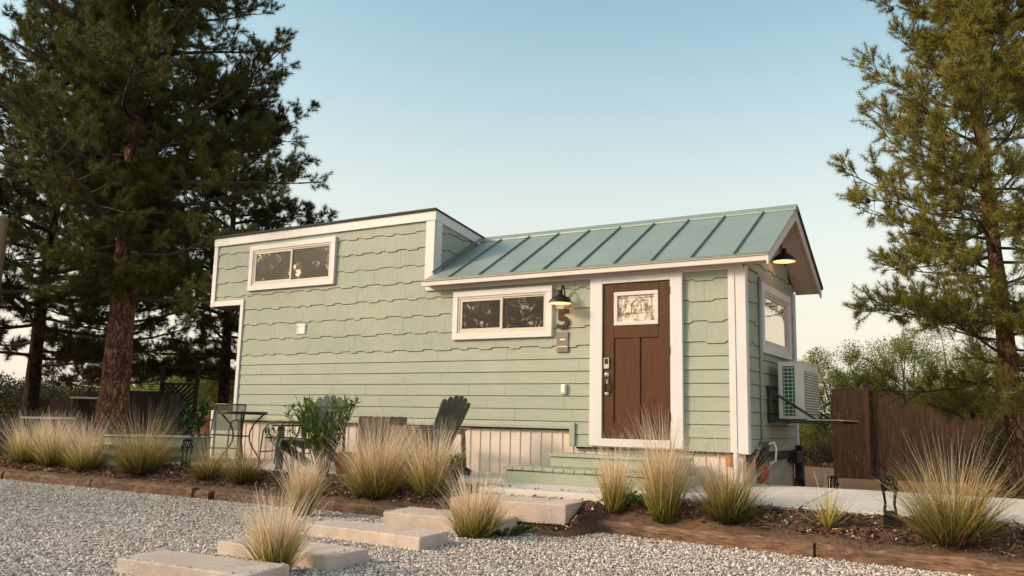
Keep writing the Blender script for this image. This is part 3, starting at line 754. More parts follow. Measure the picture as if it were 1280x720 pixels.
# skirting, chassis, downspout, conduit
def ribs(mb, P, s0, s1, z0, z1, pitch, amp, rw):
    s = s0; prof = []
    while s < s1:
        prof += [(s,0),(s+pitch-rw*2,0),(s+pitch-rw*1.5,amp),(s+pitch-rw*.5,amp)]; s += pitch
    prof.append((s1,0)); prof = [p for p in prof if p[0] <= s1]; vs = []
    for q,d in prof: vs += [P(q,z0,d),P(q,z1,d)]
    mb.add(vs,[(2*i,2*i+2,2*i+3,2*i+1) for i in range(len(prof)-1)])
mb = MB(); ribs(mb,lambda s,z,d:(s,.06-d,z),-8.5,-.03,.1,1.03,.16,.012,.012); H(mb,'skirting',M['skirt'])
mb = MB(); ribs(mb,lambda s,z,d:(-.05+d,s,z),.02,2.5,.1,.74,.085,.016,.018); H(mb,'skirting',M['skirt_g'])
mb = MB(); mb.box(-2.2,-.16,.01,.055,.775,.798); mb.box(-8.5,-2.2,.01,.058,1.0,1.019); mb.box(-.10,.02,.10,2.5,.69,.798); H(mb,'trailer_frame',M['black'])
mb = MB(); mb.tube([(-.105,-.055,.80),(-.105,-.055,.42)],.034,12); H(mb,'downspout',M['trim'])
mb = MB(); mb.tube([(.035,.585,2.95),(.035,.585,.95)],.018,10); H(mb,'conduit',M['lap'],smooth=True)
mb = MB(); mb.box(.02,.10,.50,.66,.84,.93); H(mb,'junction_box',M['steel'],bevel=.01)
mb = MB(); mb.tube([(.10,.60,.90),(.16,.62,.92),(.18,.63,.85),(.17,.63,.70),(.10,.62,.66)],.012,8); H(mb,'cable',M['white'])
mb = MB(); mb.box(.02,.14,.28,.46,.66,.84); mb.tube([(.08,.15,.80),(.10,.35,.66),(.06,.5,.72)],.02,8); mb.box(.0,.05,.1,.3,.68,.78); H(mb,'coupler_fitting',M['black'],bevel=.01)
for x,y,z in ((-.21,-.01,.70),(.02,.13,.72)):
    mb = MB(); mb.box(x-.035,x+.035,y-.02,y+.02,z-.07,z+.055); H(mb,'marker_light',M['amber'],bevel=.008)
mb = MB(); mb.box(.02,.09,.53,.60,.16,.42,2); mb.box(.02,.09,.53,.60,.421,.64,1); mb.box(-.06,.019,.52,.61,.16,.70,0)
H(mb,'stabiliser_leg',[M['black'],M['red'],M['white']])
mb = MB(); mb.box(.0,.10,2.36,2.50,.14,.86); mb.box(-.03,.10,2.1,2.36,.62,.78); H(mb,'stabiliser_leg',M['black'],bevel=.008)
mb = MB(); mb.box(-9.14,-8.50,.02,.9,.25,1.16); box_ = H(mb,'storage_locker',M['lap'])
mb = MB(); mb.box(-9.15,-9.06,-.008,.02,.25,1.17); H(mb,'locker_trim',M['trim'],box_,bevel=.004)
# bracket for the air conditioner
mb = MB()
for y in (.92,1.92):
    mb.bar((.02,y,1.175),(.90,y,1.175),.045,.03); mb.bar((.02,y-.03,1.58),(.66,y-.03,1.165),.03,.03); mb.bar((.03,y,1.15),(.03,y,1.62),.04,.03)
mb.box(.03,.74,.90,1.95,1.190,1.197)
H(mb,'bracket',M['rust'],bevel=.003)
mb = MB(); mb.box(.50,.92,.86,1.98,1.198,1.204); H(mb,'drip_tray',M['white'])

# air conditioner sits on the bracket
ac = thing('air_conditioner','cream outdoor air conditioner on a bracket at the gable end','air conditioner',(.29,1.45,1.206))
mb = MB(); ax0,ax1,ay0,ay1,az0,az1 = -.155,.145,-.46,.46,0,.70
mb.box(ax0,ax1,ay0+.012,ay1,az0,az1-.001); mb.box(ax0,ax0+.055,ay0,ay0+.012,0,.70); mb.box(ax1-.10,ax1,ay0,ay0+.012,0,.70)
mb.box(ax0+.055,ax1-.10,ay0,ay0+.012,.655,.70); mb.box(ax0+.055,ax1-.10,ay0,ay0+.012,0,.04); mb.box(ax0-.006,ax1+.006,ay0-.006,ay1+.006,.70,.715)
mb.build('body',M['ac'],ac,bevel=.006)
mb = MB(); mb.box(ax0+.056,ax1-.101,ay0+.002,ay0+.010,.041,.654); mb.build('coil',M['coil'],ac)
mb = MB()
for i in range(13): z = .07+i*.047; mb.bar((ax0+.06,ay0-.004,z),(ax1-.105,ay0-.004,z),.006,.010)
for x in (ax0+.075,ax0+.125,ax1-.125): mb.bar((x,ay0-.007,.045),(x,ay0-.007,.65),.006,.006)
mb.build('wire_guard',M['coil_wire'],ac)
mb = MB()
mb.box(ax1,ax1+.008,-.35,.42,.06,.60)
gr = mb.build('louvre_panel',M['ac_dark'],ac)
mb = MB()
for i in range(16): z = .075+i*.033; mb.box(ax1+.008,ax1+.020,-.345,.415,z,z+.016)
mb.box(ax1,ax1+.012,-.37,.44,.60,.63)
mb.build('louvre',M['ac'],gr)

# porch steps
st = thing('porch_steps','sage green painted wooden porch steps in front of the brown door','steps',(-1.45,-.5,.38))
so_ = (-1.45,-.5,.38)
def deck(mb, x0,x1,y0,y1,z,wb=.138):
    x = x0
    while x < x1-.02:
        e = min(x+wb,x1); mb.box(x+.004,e-.004,y0,y1,z-.036,z); x += wb
mb = MB(); deck(mb,-2.67,-.50,-1.03,-.585,.565); mb.build('lower_tread',M['steps'],st,so_,bevel=.004)
mb = MB(); mb.box(-2.65,-.52,-1.005,-.97,.375,.515); mb.box(-2.65,-2.61,-.969,-.02,.375,.526); mb.box(-.56,-.52,-.969,-.02,.375,.526); mb.build('lower_riser',M['steps'],st,so_,bevel=.003)
mb = MB()
for a,b in ((-.61,-.475),(-.470,-.335),(-.330,-.195),(-.190,-.075)): mb.box(-2.27,-.62,a,b,.690,.722)
mb.build('upper_tread',M['steps'],st,so_,bevel=.004)
mb = MB(); mb.box(-2.25,-.64,-.585,-.555,.568,.688); mb.box(-2.25,-2.21,-.554,-.08,.50,.688); mb.box(-.68,-.64,-.554,-.08,.50,.688); mb.build('upper_riser',M['steps'],st,so_,bevel=.003)

# ------------------------------------------------------------------ patio furniture
def adirondack(label, loc, rz):
    t = thing('adirondack_chair',label,'chair',loc,rz,'adirondack chairs by the house wall')
    # local: faces -Y, back towards +Y
    n = 6; W_ = .56
    for i in range(n):
        u = (i-(n-1)/2)/((n-1)/2)
        hgt = [.85,.92,.96,.96,.93,.89][i]
        xb = u*.20; xt = u*.26
        w = .092
        def pt(x,s,off): return Vector((x, .16+s*.40-off*.91, .30+s*.91*1.0-off*.40*-1*-1))
        mb = MB(); prof = []
        for (dx,s) in [(-w/2,0),(w/2,0)]: prof.append((xb+dx,s))
        for k in range(7):
            a = math.pi*k/6; prof.append((xt+w/2*math.cos(a), (hgt-.046)+.046*math.sin(a)))
        poly = [Vector((x,.14+s*.38,.28+s*.80)) for x,s in prof]
        mb.prism(poly,Vector((0,.018,-.009)))
        mb.build('back_slat',M['adir'],t,bevel=.003)
    for i in range(6):
        y = -.34+i*.088; z = .40-.10*i/5
        mb = MB(); mb.bar((-.26,y,z),(.26,y,z),.08,.02,up=(0,.2,1)); mb.build('seat_slat',M['adir'],t,bevel=.003)
    for s in (-1,1):
        mb = MB(); mb.prism([(s*.27,-.38,.585),(s*.40,-.38,.585),(s*.41,-.1,.585),(s*.36,.38,.585),(s*.29,.38,.585),(s*.27,0,.585)],(0,0,.022)); mb.build('armrest',M['adir'],t,bevel=.003)
        mb = MB(); mb.bar((s*.30,-.32,0),(s*.30,-.32,.583),.10,.025,up=(0,1,0)); mb.build('leg',M['adir'],t,bevel=.003)
        mb = MB(); mb.bar((s*.28,-.36,.36),(s*.28,.52,.03),.025,.12); mb.build('leg',M['adir'],t,bevel=.003)
        mb = MB(); mb.bar((s*.33,.34,.585),(s*.31,.40,.0),.05,.03,up=(1,0,0)); mb.build('arm_support',M['adir'],t,bevel=.003)
    mb = MB(); mb.bar((-.34,.345,.57),(.34,.345,.57),.03,.06); mb.bar((-.28,.42,.86),(.28,.42,.86),.02,.05); mb.build('back_brace',M['adir'],t,bevel=.003)
    return t
adirondack('dark green adirondack chair facing out behind the flowering oleander',(-5.86,-.98,.375),math.radians(16))
adirondack('dark green adirondack chair seen from the side nearest the porch steps',(-3.98,-.80,.375),math.radians(-93))

def sling_chair(label, loc, rz):
    t = thing('patio_chair',label,'chair',loc,rz,'metal sling chairs at the bistro table')
    mb = MB()
    for s in (-1,1):
        mb.tube([(s*.26,-.22,.42),(s*.26,.2,.40),(s*.26,.25,.46),(s*.26,.36,.90)],.012,8)
    mb.tube([(-.26,.36,.90),(.26,.36,.90)],.012,8); mb.tube([(-.26,-.22,.42),(.26,-.22,.42)],.012,8)
    mb.build('frame',M['steel'],t,smooth=True)
    for s in (-1,1):
        mb = MB(); mb.tube([(s*.285,.30,.64),(s*.285,-.05,.655),(s*.285,-.18,.63),(s*.285,-.25,.52),(s*.285,-.27,.3),(s*.285,-.29,0)],.012,8); mb.build('armrest',M['steel'],t,smooth=True)
        mb = MB(); mb.tube([(s*.27,.22,.42),(s*.28,.27,.2),(s*.285,.33,0)],.012,8); mb.build('leg',M['steel'],t,smooth=True)
    mb = MB(); mb.tube([(-.28,.27,.2),(.28,.27,.2)],.010,6); mb.tube([(-.285,-.27,.22),(.285,-.27,.22)],.010,6); mb.build('crossbar',M['steel'],t,smooth=True)
    mb = MB(); mb.add([(-.25,.26,.48),(.25,.26,.48),(.25,.357,.89),(-.25,.357,.89)],[(0,1,2,3)]); mb.build('back_sling',M['sling'],t)
    mb = MB(); mb.add([(-.25,-.21,.42),(.25,-.21,.42),(.25,.21,.402),(-.25,.21,.402)],[(0,1,2,3)]); mb.build('seat_sling',M['sling'],t)
sling_chair('grey metal sling chair left of the bistro table in front of the white corner board',(-8.2,-.62,.37),math.radians(24))
sling_chair('grey metal sling chair right of the bistro table against the green siding',(-6.52,-.80,.37),math.radians(-66))
tb = thing('bistro_table','dark metal bistro table with hourglass legs between the two sling chairs','table',(-7.35,-.92,.37))
mb = MB(); mb.lathe([(.001,.765),(.36,.765),(.365,.775),(.36,.785),(.001,.785)],(0,0,0),32); mb.lathe([(.34,.74),(.36,.74),(.36,.765),(.34,.765)],(0,0,0),32); mb.build('tabletop',M['darksteel'],tb)
for k in range(4):
    a = math.pi/4+k*math.pi/2; c,s = math.cos(a),math.sin(a)
    mb = MB(); mb.tube([(c*q,s*q,z) for q,z in ((.33,.765),(.27,.71),(.17,.60),(.125,.50),(.115,.42),(.125,.34),(.18,.24),(.26,.12),(.33,0))],.012,8); mb.build('leg',M['darksteel'],tb,smooth=True)
mb = MB(); ringp = [(.125*math.cos(a),.125*math.sin(a),.42) for a in np.linspace(0,2*math.pi,25)]; mb.tube(ringp,.010,6,False); mb.build('ring',M['darksteel'],tb,smooth=True)

def plank_box(name, label, loc, w, d, h, rz, m, cat, group=None):
    t = thing(name,label,cat,loc,rz,group); mb = MB(); n = max(3,int(w/.09)); rg = random.Random(int(w*1000))
    for i in range(n):
        a = -w/2+i*w/n; mb.box(a+.002,a+w/n-.002,-d/2,-d/2+.02,0,h+rg.uniform(-.008,.004)); mb.box(a+.002,a+w/n-.002,d/2-.02,d/2,0,h)
    n2 = max(3,int(d/.09))
    for i in range(n2):
        a = -d/2+.021+i*(d-.042)/n2
        for sx in (-1,1): mb.box(sx*w/2-(.02 if sx>0 else 0),sx*w/2+(.02 if sx<0 else 0),a+.002,a+(d-.042)/n2-.002,0,h+rg.uniform(-.008,.004))
    mb.build('boards',m,t,bevel=.003)
    mb = MB(); mb.box(-w/2+.021,w/2-.021,-d/2+.021,d/2-.021,h-.06,h-.045); mb.build('top',M['darkwood'],t)
    return t
plank_box('wooden_box','tall weathered plank box behind the largest blond grass',(-4.47,-1.12,.37),.48,.42,.755,.1,M['greywood'],'wooden box','weathered plank boxes on the patio')
plank_box('wooden_box','lower weathered plank box beside the side-on adirondack chair',(-3.93,-1.22,.36),.40,.36,.66,.06,M['greywood'],'wooden box','weathered plank boxes on the patio')
pot = thing('flower_pot','small red pot half hidden by blond grass under the oleander','pot',(-4.95,-1.30,.365))
mb = MB(); mb.lathe([(.001,0),(.09,0),(.12,.12),(.14,.24),(.155,.25),(.155,.28),(.135,.28),(.11,.25)],(0,0,0),20); mb.build('pot_body',M['redpot'],pot,smooth=True)
mb = MB(); mb.lathe([(.001,.20),(.125,.20)],(0,0,0),20); mb.build('potting_soil',M['soil'],pot)

# galvanised trough
tk = thing('galvanised_trough','oval galvanised stock trough used as planter left of the bistro table','planter',(-8.95,-1.18,.17),math.radians(22))
def oval(rx,ry,n=36):
    pts = []
    for k in range(n):
        a = 2*math.pi*k/n; x = (rx-ry)*(1 if math.cos(a) > 0 else -1)+ry*math.cos(a); pts.append((x,ry*math.sin(a)))
    return pts
def oval_shell(mb, prof, base=(.86,.34)):
    n = 36; vs = []
    for off,z in prof: vs += [(x,y,z) for x,y in oval(base[0]+off,base[1]+off,n)]
    mb.add(vs,[(i*n+k,i*n+(k+1)%n,(i+1)*n+(k+1)%n,(i+1)*n+k) for i in range(len(prof)-1) for k in range(n)])
mb = MB(); oval_shell(mb,[(-.02,0),(-.02,.10),(0,.12),(-.015,.15),(-.01,.26),(.01,.28),(-.008,.31),(0,.40),(.014,.42),(0,.45),(0,.56)]); mb.build('tank_wall',M['galv'],tk,smooth=True)
mb = MB(); oval_shell(mb,[(0,.555),(.018,.56),(.022,.575),(.012,.588),(-.006,.58),(-.012,.50)]); mb.build('rim',M['galv'],tk,smooth=True)
mb = MB(); mb.add([(x,y,.50) for x,y in oval(.85,.33)],[tuple(range(36))]); mb.build('planter_soil',M['soil'],tk)

# solar lanterns on stakes
def lantern(label, loc, h=.42, rz=0, w=.13):
    t = thing('garden_lantern',label,'lantern',loc,rz,'black pierced garden lanterns'); s = h/.42
    mb = MB(); b = w/2
    lo = [(-b*.85,-b*.85),(b*.85,-b*.85),(b*.85,b*.85),(-b*.85,b*.85)]; hi = [(-b*.7,-b*.7),(b*.7,-b*.7),(b*.7,b*.7),(-b*.7,b*.7)]
    mb.add([(x,y,0) for x,y in lo]+[(x,y,.13*s) for x,y in hi],[(0,1,5,4),(1,2,6,5),(2,3,7,6),(3,0,4,7),(7,6,5,4)][:4]+[(4,5,6,7)]); mb.build('base',M['lantern'],t)
    for sx in (-1,1):
        for sy in (-1,1):
            mb = MB(); mb.tube([(sx*b*.65,sy*b*.65,.12*s),(sx*b*.5,sy*b*.5,.19*s),(sx*b*.62,sy*b*.62,.26*s),(sx*b*.8,sy*b*.8,.33*s)],[.010,.009,.010,.012],6); mb.build('leg',M['lantern'],t)
    mb = MB()
    n = 12
    for k in range(n):
        a = 2*math.pi*k/n; x,y = b*.85*math.cos(a),b*.85*math.sin(a); a2 = a+2*math.pi/n*1.2
        x2,y2 = b*.95*math.cos(a2),b*.95*math.sin(a2)
        mb.bar((x,y,.29*s),(x2,y2,.385*s),.010,.006); a3 = a-2*math.pi/n*1.2; mb.bar((x,y,.29*s),(b*.95*math.cos(a3),b*.95*math.sin(a3),.385*s),.010,.006)
    mb.build('pierced_band',M['lantern'],t)
    mb = MB(); mb.lathe([(.001,.42*s),(b*.55,.415*s),(b*1.0,.395*s),(b*1.02,.38*s),(b*.9,.38*s)],(0,0,0),16); mb.build('cap',M['lantern'],t)
lantern('black pierced lantern in the bed between the thin spiky plant and the big grass',(1.72,-1.66,.26),.45,.2,.145)
lantern('black lantern beyond the path, closest to the house gable',(.42,.75,.16),.36,.3,.12)
lantern('black lantern beyond the path, in front of the brown fence edge',(.80,.72,.16),.40,.5,.12)
lantern('black lantern at the right end of the galvanised trough',(-7.72,-1.58,.29),.46,.1,.14)
lantern('black lantern right of the blond grasses by the ribbed skirting',(-3.18,-1.52,.33),.36,.4,.13)

# ------------------------------------------------------------------ grasses
def blades(rng, n, r0, L0, L1, tilt, tsd, droop, w, seg=5, rpow=.6, lean=(0,0)):
    a = rng.uniform(0,2*np.pi,n); rad = r0*rng.uniform(0,1,n)**rpow
    base = np.stack([np.cos(a)*rad,np.sin(a)*rad,np.zeros(n)-.01],1)
    az = a + rng.normal(0,.6,n); th0 = np.abs(rng.normal(tilt,tsd,n))*(.35+.65*rad/r0)
    Lg = rng.uniform(L0,L1,n); dr = droop*rng.uniform(.4,1.6,n)
    side_rot = rng.uniform(0,np.pi,n)
    t = np.linspace(0,1,seg+1); pts = [base]; p = base.copy()
    wav = rng.normal(0,.05,(n,seg))
    for i in range(seg):
        th = th0 + dr*t[i]**1.5 + wav[:,i]; d = np.stack([np.sin(th)*np.cos(az)+lean[0]*t[i],np.sin(th)*np.sin(az)+lean[1]*t[i],np.cos(th)],1)
        p = p + d*(Lg/seg)[:,None]; pts.append(p)
    pts = np.stack(pts,1)
    sd = np.stack([np.cos(side_rot),np.sin(side_rot),np.zeros(n)],1)
    ww = w*rng.uniform(.6,1.3,n)[:,None]*np.maximum(.12,(1-t[None,:]**1.6))
    Lf = pts - sd[:,None,:]*ww[:,:,None]/2; Rt = pts + sd[:,None,:]*ww[:,:,None]/2
    V = np.stack([Lf,Rt],2).reshape(-1,3)
    idx = np.arange(n)[:,None]*(2*(seg+1)); F = []
    for i in range(seg): F.append(np.stack([idx[:,0]+2*i,idx[:,0]+2*i+1,idx[:,0]+2*i+3,idx[:,0]+2*i+2],1))
    tip = np.tile(np.repeat(t,2),n)
    return V, np.concatenate(F), tip, pts
GGRP = 'ornamental grass clumps in the bed and gravel'
def feather_grass(seed, loc, h, w, label, nb=520, npl=420, fan=.34, rz=0, lean=(0,0), blond=1.0, group=GGRP):
    rng = np.random.default_rng(seed); t = thing('grass_clump',label,'ornamental grass',loc,rz,group)
    nb = int(nb*1.0); npl = int(npl*.95); h *= 1.10
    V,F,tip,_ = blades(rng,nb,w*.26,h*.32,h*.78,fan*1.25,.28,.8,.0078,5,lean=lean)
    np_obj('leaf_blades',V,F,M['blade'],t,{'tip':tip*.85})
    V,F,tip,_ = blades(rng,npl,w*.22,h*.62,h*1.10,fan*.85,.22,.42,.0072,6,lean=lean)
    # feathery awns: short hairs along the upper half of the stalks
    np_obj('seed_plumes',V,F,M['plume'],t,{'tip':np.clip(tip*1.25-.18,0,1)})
    return t
def spiky_grass(seed, loc, h, w, label, nb=650, npl=90, fan=.75, rz=0, dead=220, mat_='blade_olive', group=GGRP):
    rng = np.random.default_rng(seed); t = thing('grass_clump',label,'ornamental grass',loc,rz,group)
    nb = int(nb*.95); npl = int(npl*1.1); h *= 1.1
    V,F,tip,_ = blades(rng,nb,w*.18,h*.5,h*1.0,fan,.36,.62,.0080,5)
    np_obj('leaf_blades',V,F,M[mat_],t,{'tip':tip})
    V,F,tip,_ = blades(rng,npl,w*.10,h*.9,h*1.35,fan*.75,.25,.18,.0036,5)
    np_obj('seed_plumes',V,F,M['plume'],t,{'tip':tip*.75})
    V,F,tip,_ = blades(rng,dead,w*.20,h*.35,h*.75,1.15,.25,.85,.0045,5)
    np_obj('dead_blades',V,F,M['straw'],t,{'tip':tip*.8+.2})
    return t
def G(x,y): return (x,y,gh(x,y))
feather_grass(1,G(-11.55,-1.70),.80,.75,'leftmost blond feather grass at the edge of the photo',fan=.55)
feather_grass(2,G(-10.75,-1.74),.80,.80,'second blond feather grass from the left, tall pale and upright',560,520,.42)
feather_grass(3,G(-9.75,-1.80),.78,.85,'third blond feather grass from the left in front of the big pine trunk',620,420,.50)
spiky_grass(4,G(-8.45,-1.78),.80,1.25,'rounded olive grass mound in front of the galvanised trough',800,180,.70)
spiky_grass(5,G(-6.95,-1.80),.54,.7,'small olive grass left of the bistro table legs',380,60,.7,dead=200)
spiky_grass(6,G(-6.25,-1.83),.60,.75,'olive brown grass with dark base below the bistro table',420,60,.65,dead=200)
feather_grass(7,(-4.24,-2.74,0),.68,.36,'slim upright blond grass growing in the gravel left of the middle slabs',380,480,.15,lean=(.06,0))
feather_grass(8,(-1.86,-5.43,0),.55,.36,'blond feather grass in the gravel between the two lowest slabs',420,430,.30,lean=(.02,0))
feather_grass(9,G(-3.93,-1.86),.86,.95,'largest blond feather grass in front of the tall plank box',900,760,.46)
feather_grass(10,G(-3.20,-1.74),.80,.72,'blond feather grass right of the largest one, by the side-on chair',620,520,.36)
feather_grass(11,(-1.80,-2.93,0),.62,.60,'tan feather grass at the right corner of the bed-edge slab',480,420,.40)
feather_grass(12,G(-.93,-1.62),.72,.42,'thin orange-tinged tall grass left in front of the door',260,220,.14)
feather_grass(13,G(-.36,-1.72),.98,.44,'tall pale grass reaching up in front of the brown door',460,420,.155)
spiky_grass(14,G(.28,-1.70),.66,.75,'olive tufted grass with dry base in front of the house corner',600,110,.55,dead=330)
spiky_grass(15,G(2.22,-1.86),.72,1.05,'big spiky olive grass at the right spilling over the timber',900,120,.66,dead=420)
# thin spiky plant
rng = np.random.default_rng(77); t = thing('spiky_plant','sparse spiky pale plant beside the lantern in front of the path','plant',G(1.20,-1.72))
V,F,tip,_ = blades(rng,70,.05,.26,.46,.75,.30,.10,.011,4); np_obj('leaf_blades',V,F,M['blade'],t,{'tip':.35+tip*.6})
V,F,tip,pts = blades(rng,9,.04,.5,.62,.35,.2,.25,.005,5); np_obj('flower_stalks',V,F,M['plume'],t,{'tip':tip*.5+.3})
# dry twiggy weeds behind the path
rng = np.random.default_rng(78); t = thing('dry_weed','pale dry twiggy weed behind the path by the lanterns','plant',(.62,.60,.2))
V,F,tip,_ = blades(rng,160,.28,.2,.42,.5,.35,.7,.004,5); np_obj('dry_stalks',V,F,M['straw'],t,{'tip':tip*.6+.4})

# ------------------------------------------------------------------ leafy plants
def leaf_cloud(rng, centers, radii, per, ln, wd, updir=0.0):
    """folded leaf-shaped quads scattered through small clumps"""
    C = np.repeat(centers,per,0); Rr = np.repeat(radii,per)
    n = len(C); d = rng.normal(size=(n,3)); d /= np.linalg.norm(d,axis=1)[:,None]
    p = C + d*(Rr*rng.uniform(.25,1,n)**.6)[:,None]
    ax = d*.8 + rng.normal(size=(n,3))*.6 + np.array([0,0,updir]); ax /= np.linalg.norm(ax,axis=1)[:,None]
    s = np.cross(ax,rng.normal(size=(n,3))); s /= np.linalg.norm(s,axis=1)[:,None]
    l = ln*rng.uniform(.6,1.25,n)[:,None]; w = wd*rng.uniform(.6,1.2,n)[:,None]
    V = np.stack([p, p+ax*l*.5+s*w*.5, p+ax*l, p+ax*l*.5-s*w*.5],1).reshape(-1,3)
    return V, np.arange(n*4).reshape(-1,4), np.repeat(rng.uniform(0,1,n),4)
def stem_plant(rng, nstem, h, spread, leaf_l, leaf_w, per, bend=.25):
    """upright stems with leaves up their length; returns tube mb, leaf V/F"""
    mb = MB(); Vs = []; n0 = 0
    P,D = [],[]
    for i in range(nstem):
        a = rng.uniform(0,2*np.pi); r = spread*rng.uniform(.1,1)**.7; hh = h*rng.uniform(.55,1.0)
        pts = []
        for k in range(7):
            t = k/6; pts.append((math.cos(a)*(.05+r*t**1.3), math.sin(a)*(.05+r*t**1.3), hh*t))
        mb.tube(pts,[.008*(1-.6*k/6) for k in range(7)],5)
        for k in range(per):
            t = rng.uniform(.25,1.0)**.7; q = min(5,int(t*6)); f = t*6-q
            P.append(np.array(pts[q])*(1-f)+np.array(pts[q+1])*f); D.append(a)
    P = np.array(P); n = len(P)
    az = rng.uniform(0,2*np.pi,n); el = rng.uniform(.2,1.2,n)
    ax = np.stack([np.cos(az)*np.cos(el),np.sin(az)*np.cos(el),np.sin(el)],1)
    s = np.cross(ax,np.array([0,0,1.0])); s /= np.linalg.norm(s,axis=1)[:,None]; s = s + rng.normal(0,.3,(n,3))
    l = leaf_l*rng.uniform(.6,1.2,n)[:,None]; w = leaf_w*rng.uniform(.7,1.2,n)[:,None]
    V = np.stack([P,P+ax*l*.45+s*w*.5,P+ax*l,P+ax*l*.45-s*w*.5],1).reshape(-1,3)
    return mb, V, np.arange(n*4).reshape(-1,4), np.repeat(rng.uniform(0,1,n),4)
def leafy(seed, name, label, loc, ns, h, sp, ll, lw, per, m, cat='shrub', flowers=0, group=None):
    rng = np.random.default_rng(seed); t = thing(name,label,cat,loc,0,group)
    mb,V,F,tip = stem_plant(rng,ns,h,sp,ll,lw,per); mb.build('stems',M['twig'],t); np_obj('foliage',V,F,M[m],t,{'tip':tip})
    if flowers:
        c = V.reshape(-1,4,3)[:,2]; c = c[c[:,2] > h*.45]; c = c[rng.choice(len(c),flowers)]
        V2,F2,t2 = leaf_cloud(rng,c,np.full(len(c),.022),10,.035,.025); np_obj('flowers',V2,F2,M['plume'],t,{'tip':t2*.3+.75})
    return t
leafy(21,'oleander_shrub','green oleander with pale flowers in front of the frontal adirondack chair',(-5.15,-1.46,.33),30,1.02,.46,.13,.024,46,'oleander',flowers=12)
leafy(22,'oleander_shrub','small airy oleander with lone branches left of the flowering one',(-5.72,-1.44,.33),9,.92,.50,.12,.022,20,'oleander')
leafy(23,'leafy_plant','dark green leafy plant rising from the right end of the trough',(-8.25,-1.0,.66),9,.62,.24,.11,.06,26,'darkleaf','plant')
leafy(24,'leafy_plant','low green plant in the middle of the trough near the pine trunk',(-9.0,-1.26,.66),7,.34,.26,.10,.05,14,'darkleaf','plant')
leafy(25,'ground_weed','low creeping green weed right of the tan grass at the slab corner',(-1.60,-2.70,0),22,.10,.30,.03,.02,40,'oleander','plant')
leafy(26,'ground_weed','small green weed at the foot of the orange-tinged grass',(-.72,-1.58,.26),10,.14,.12,.05,.03,20,'oleander','plant')
leafy(27,'leafy_shrub','green leafy clump at the foot of the grass by the ribbed skirting',(-2.98,-1.66,.30),12,.42,.16,.08,.035,26,'oleander')

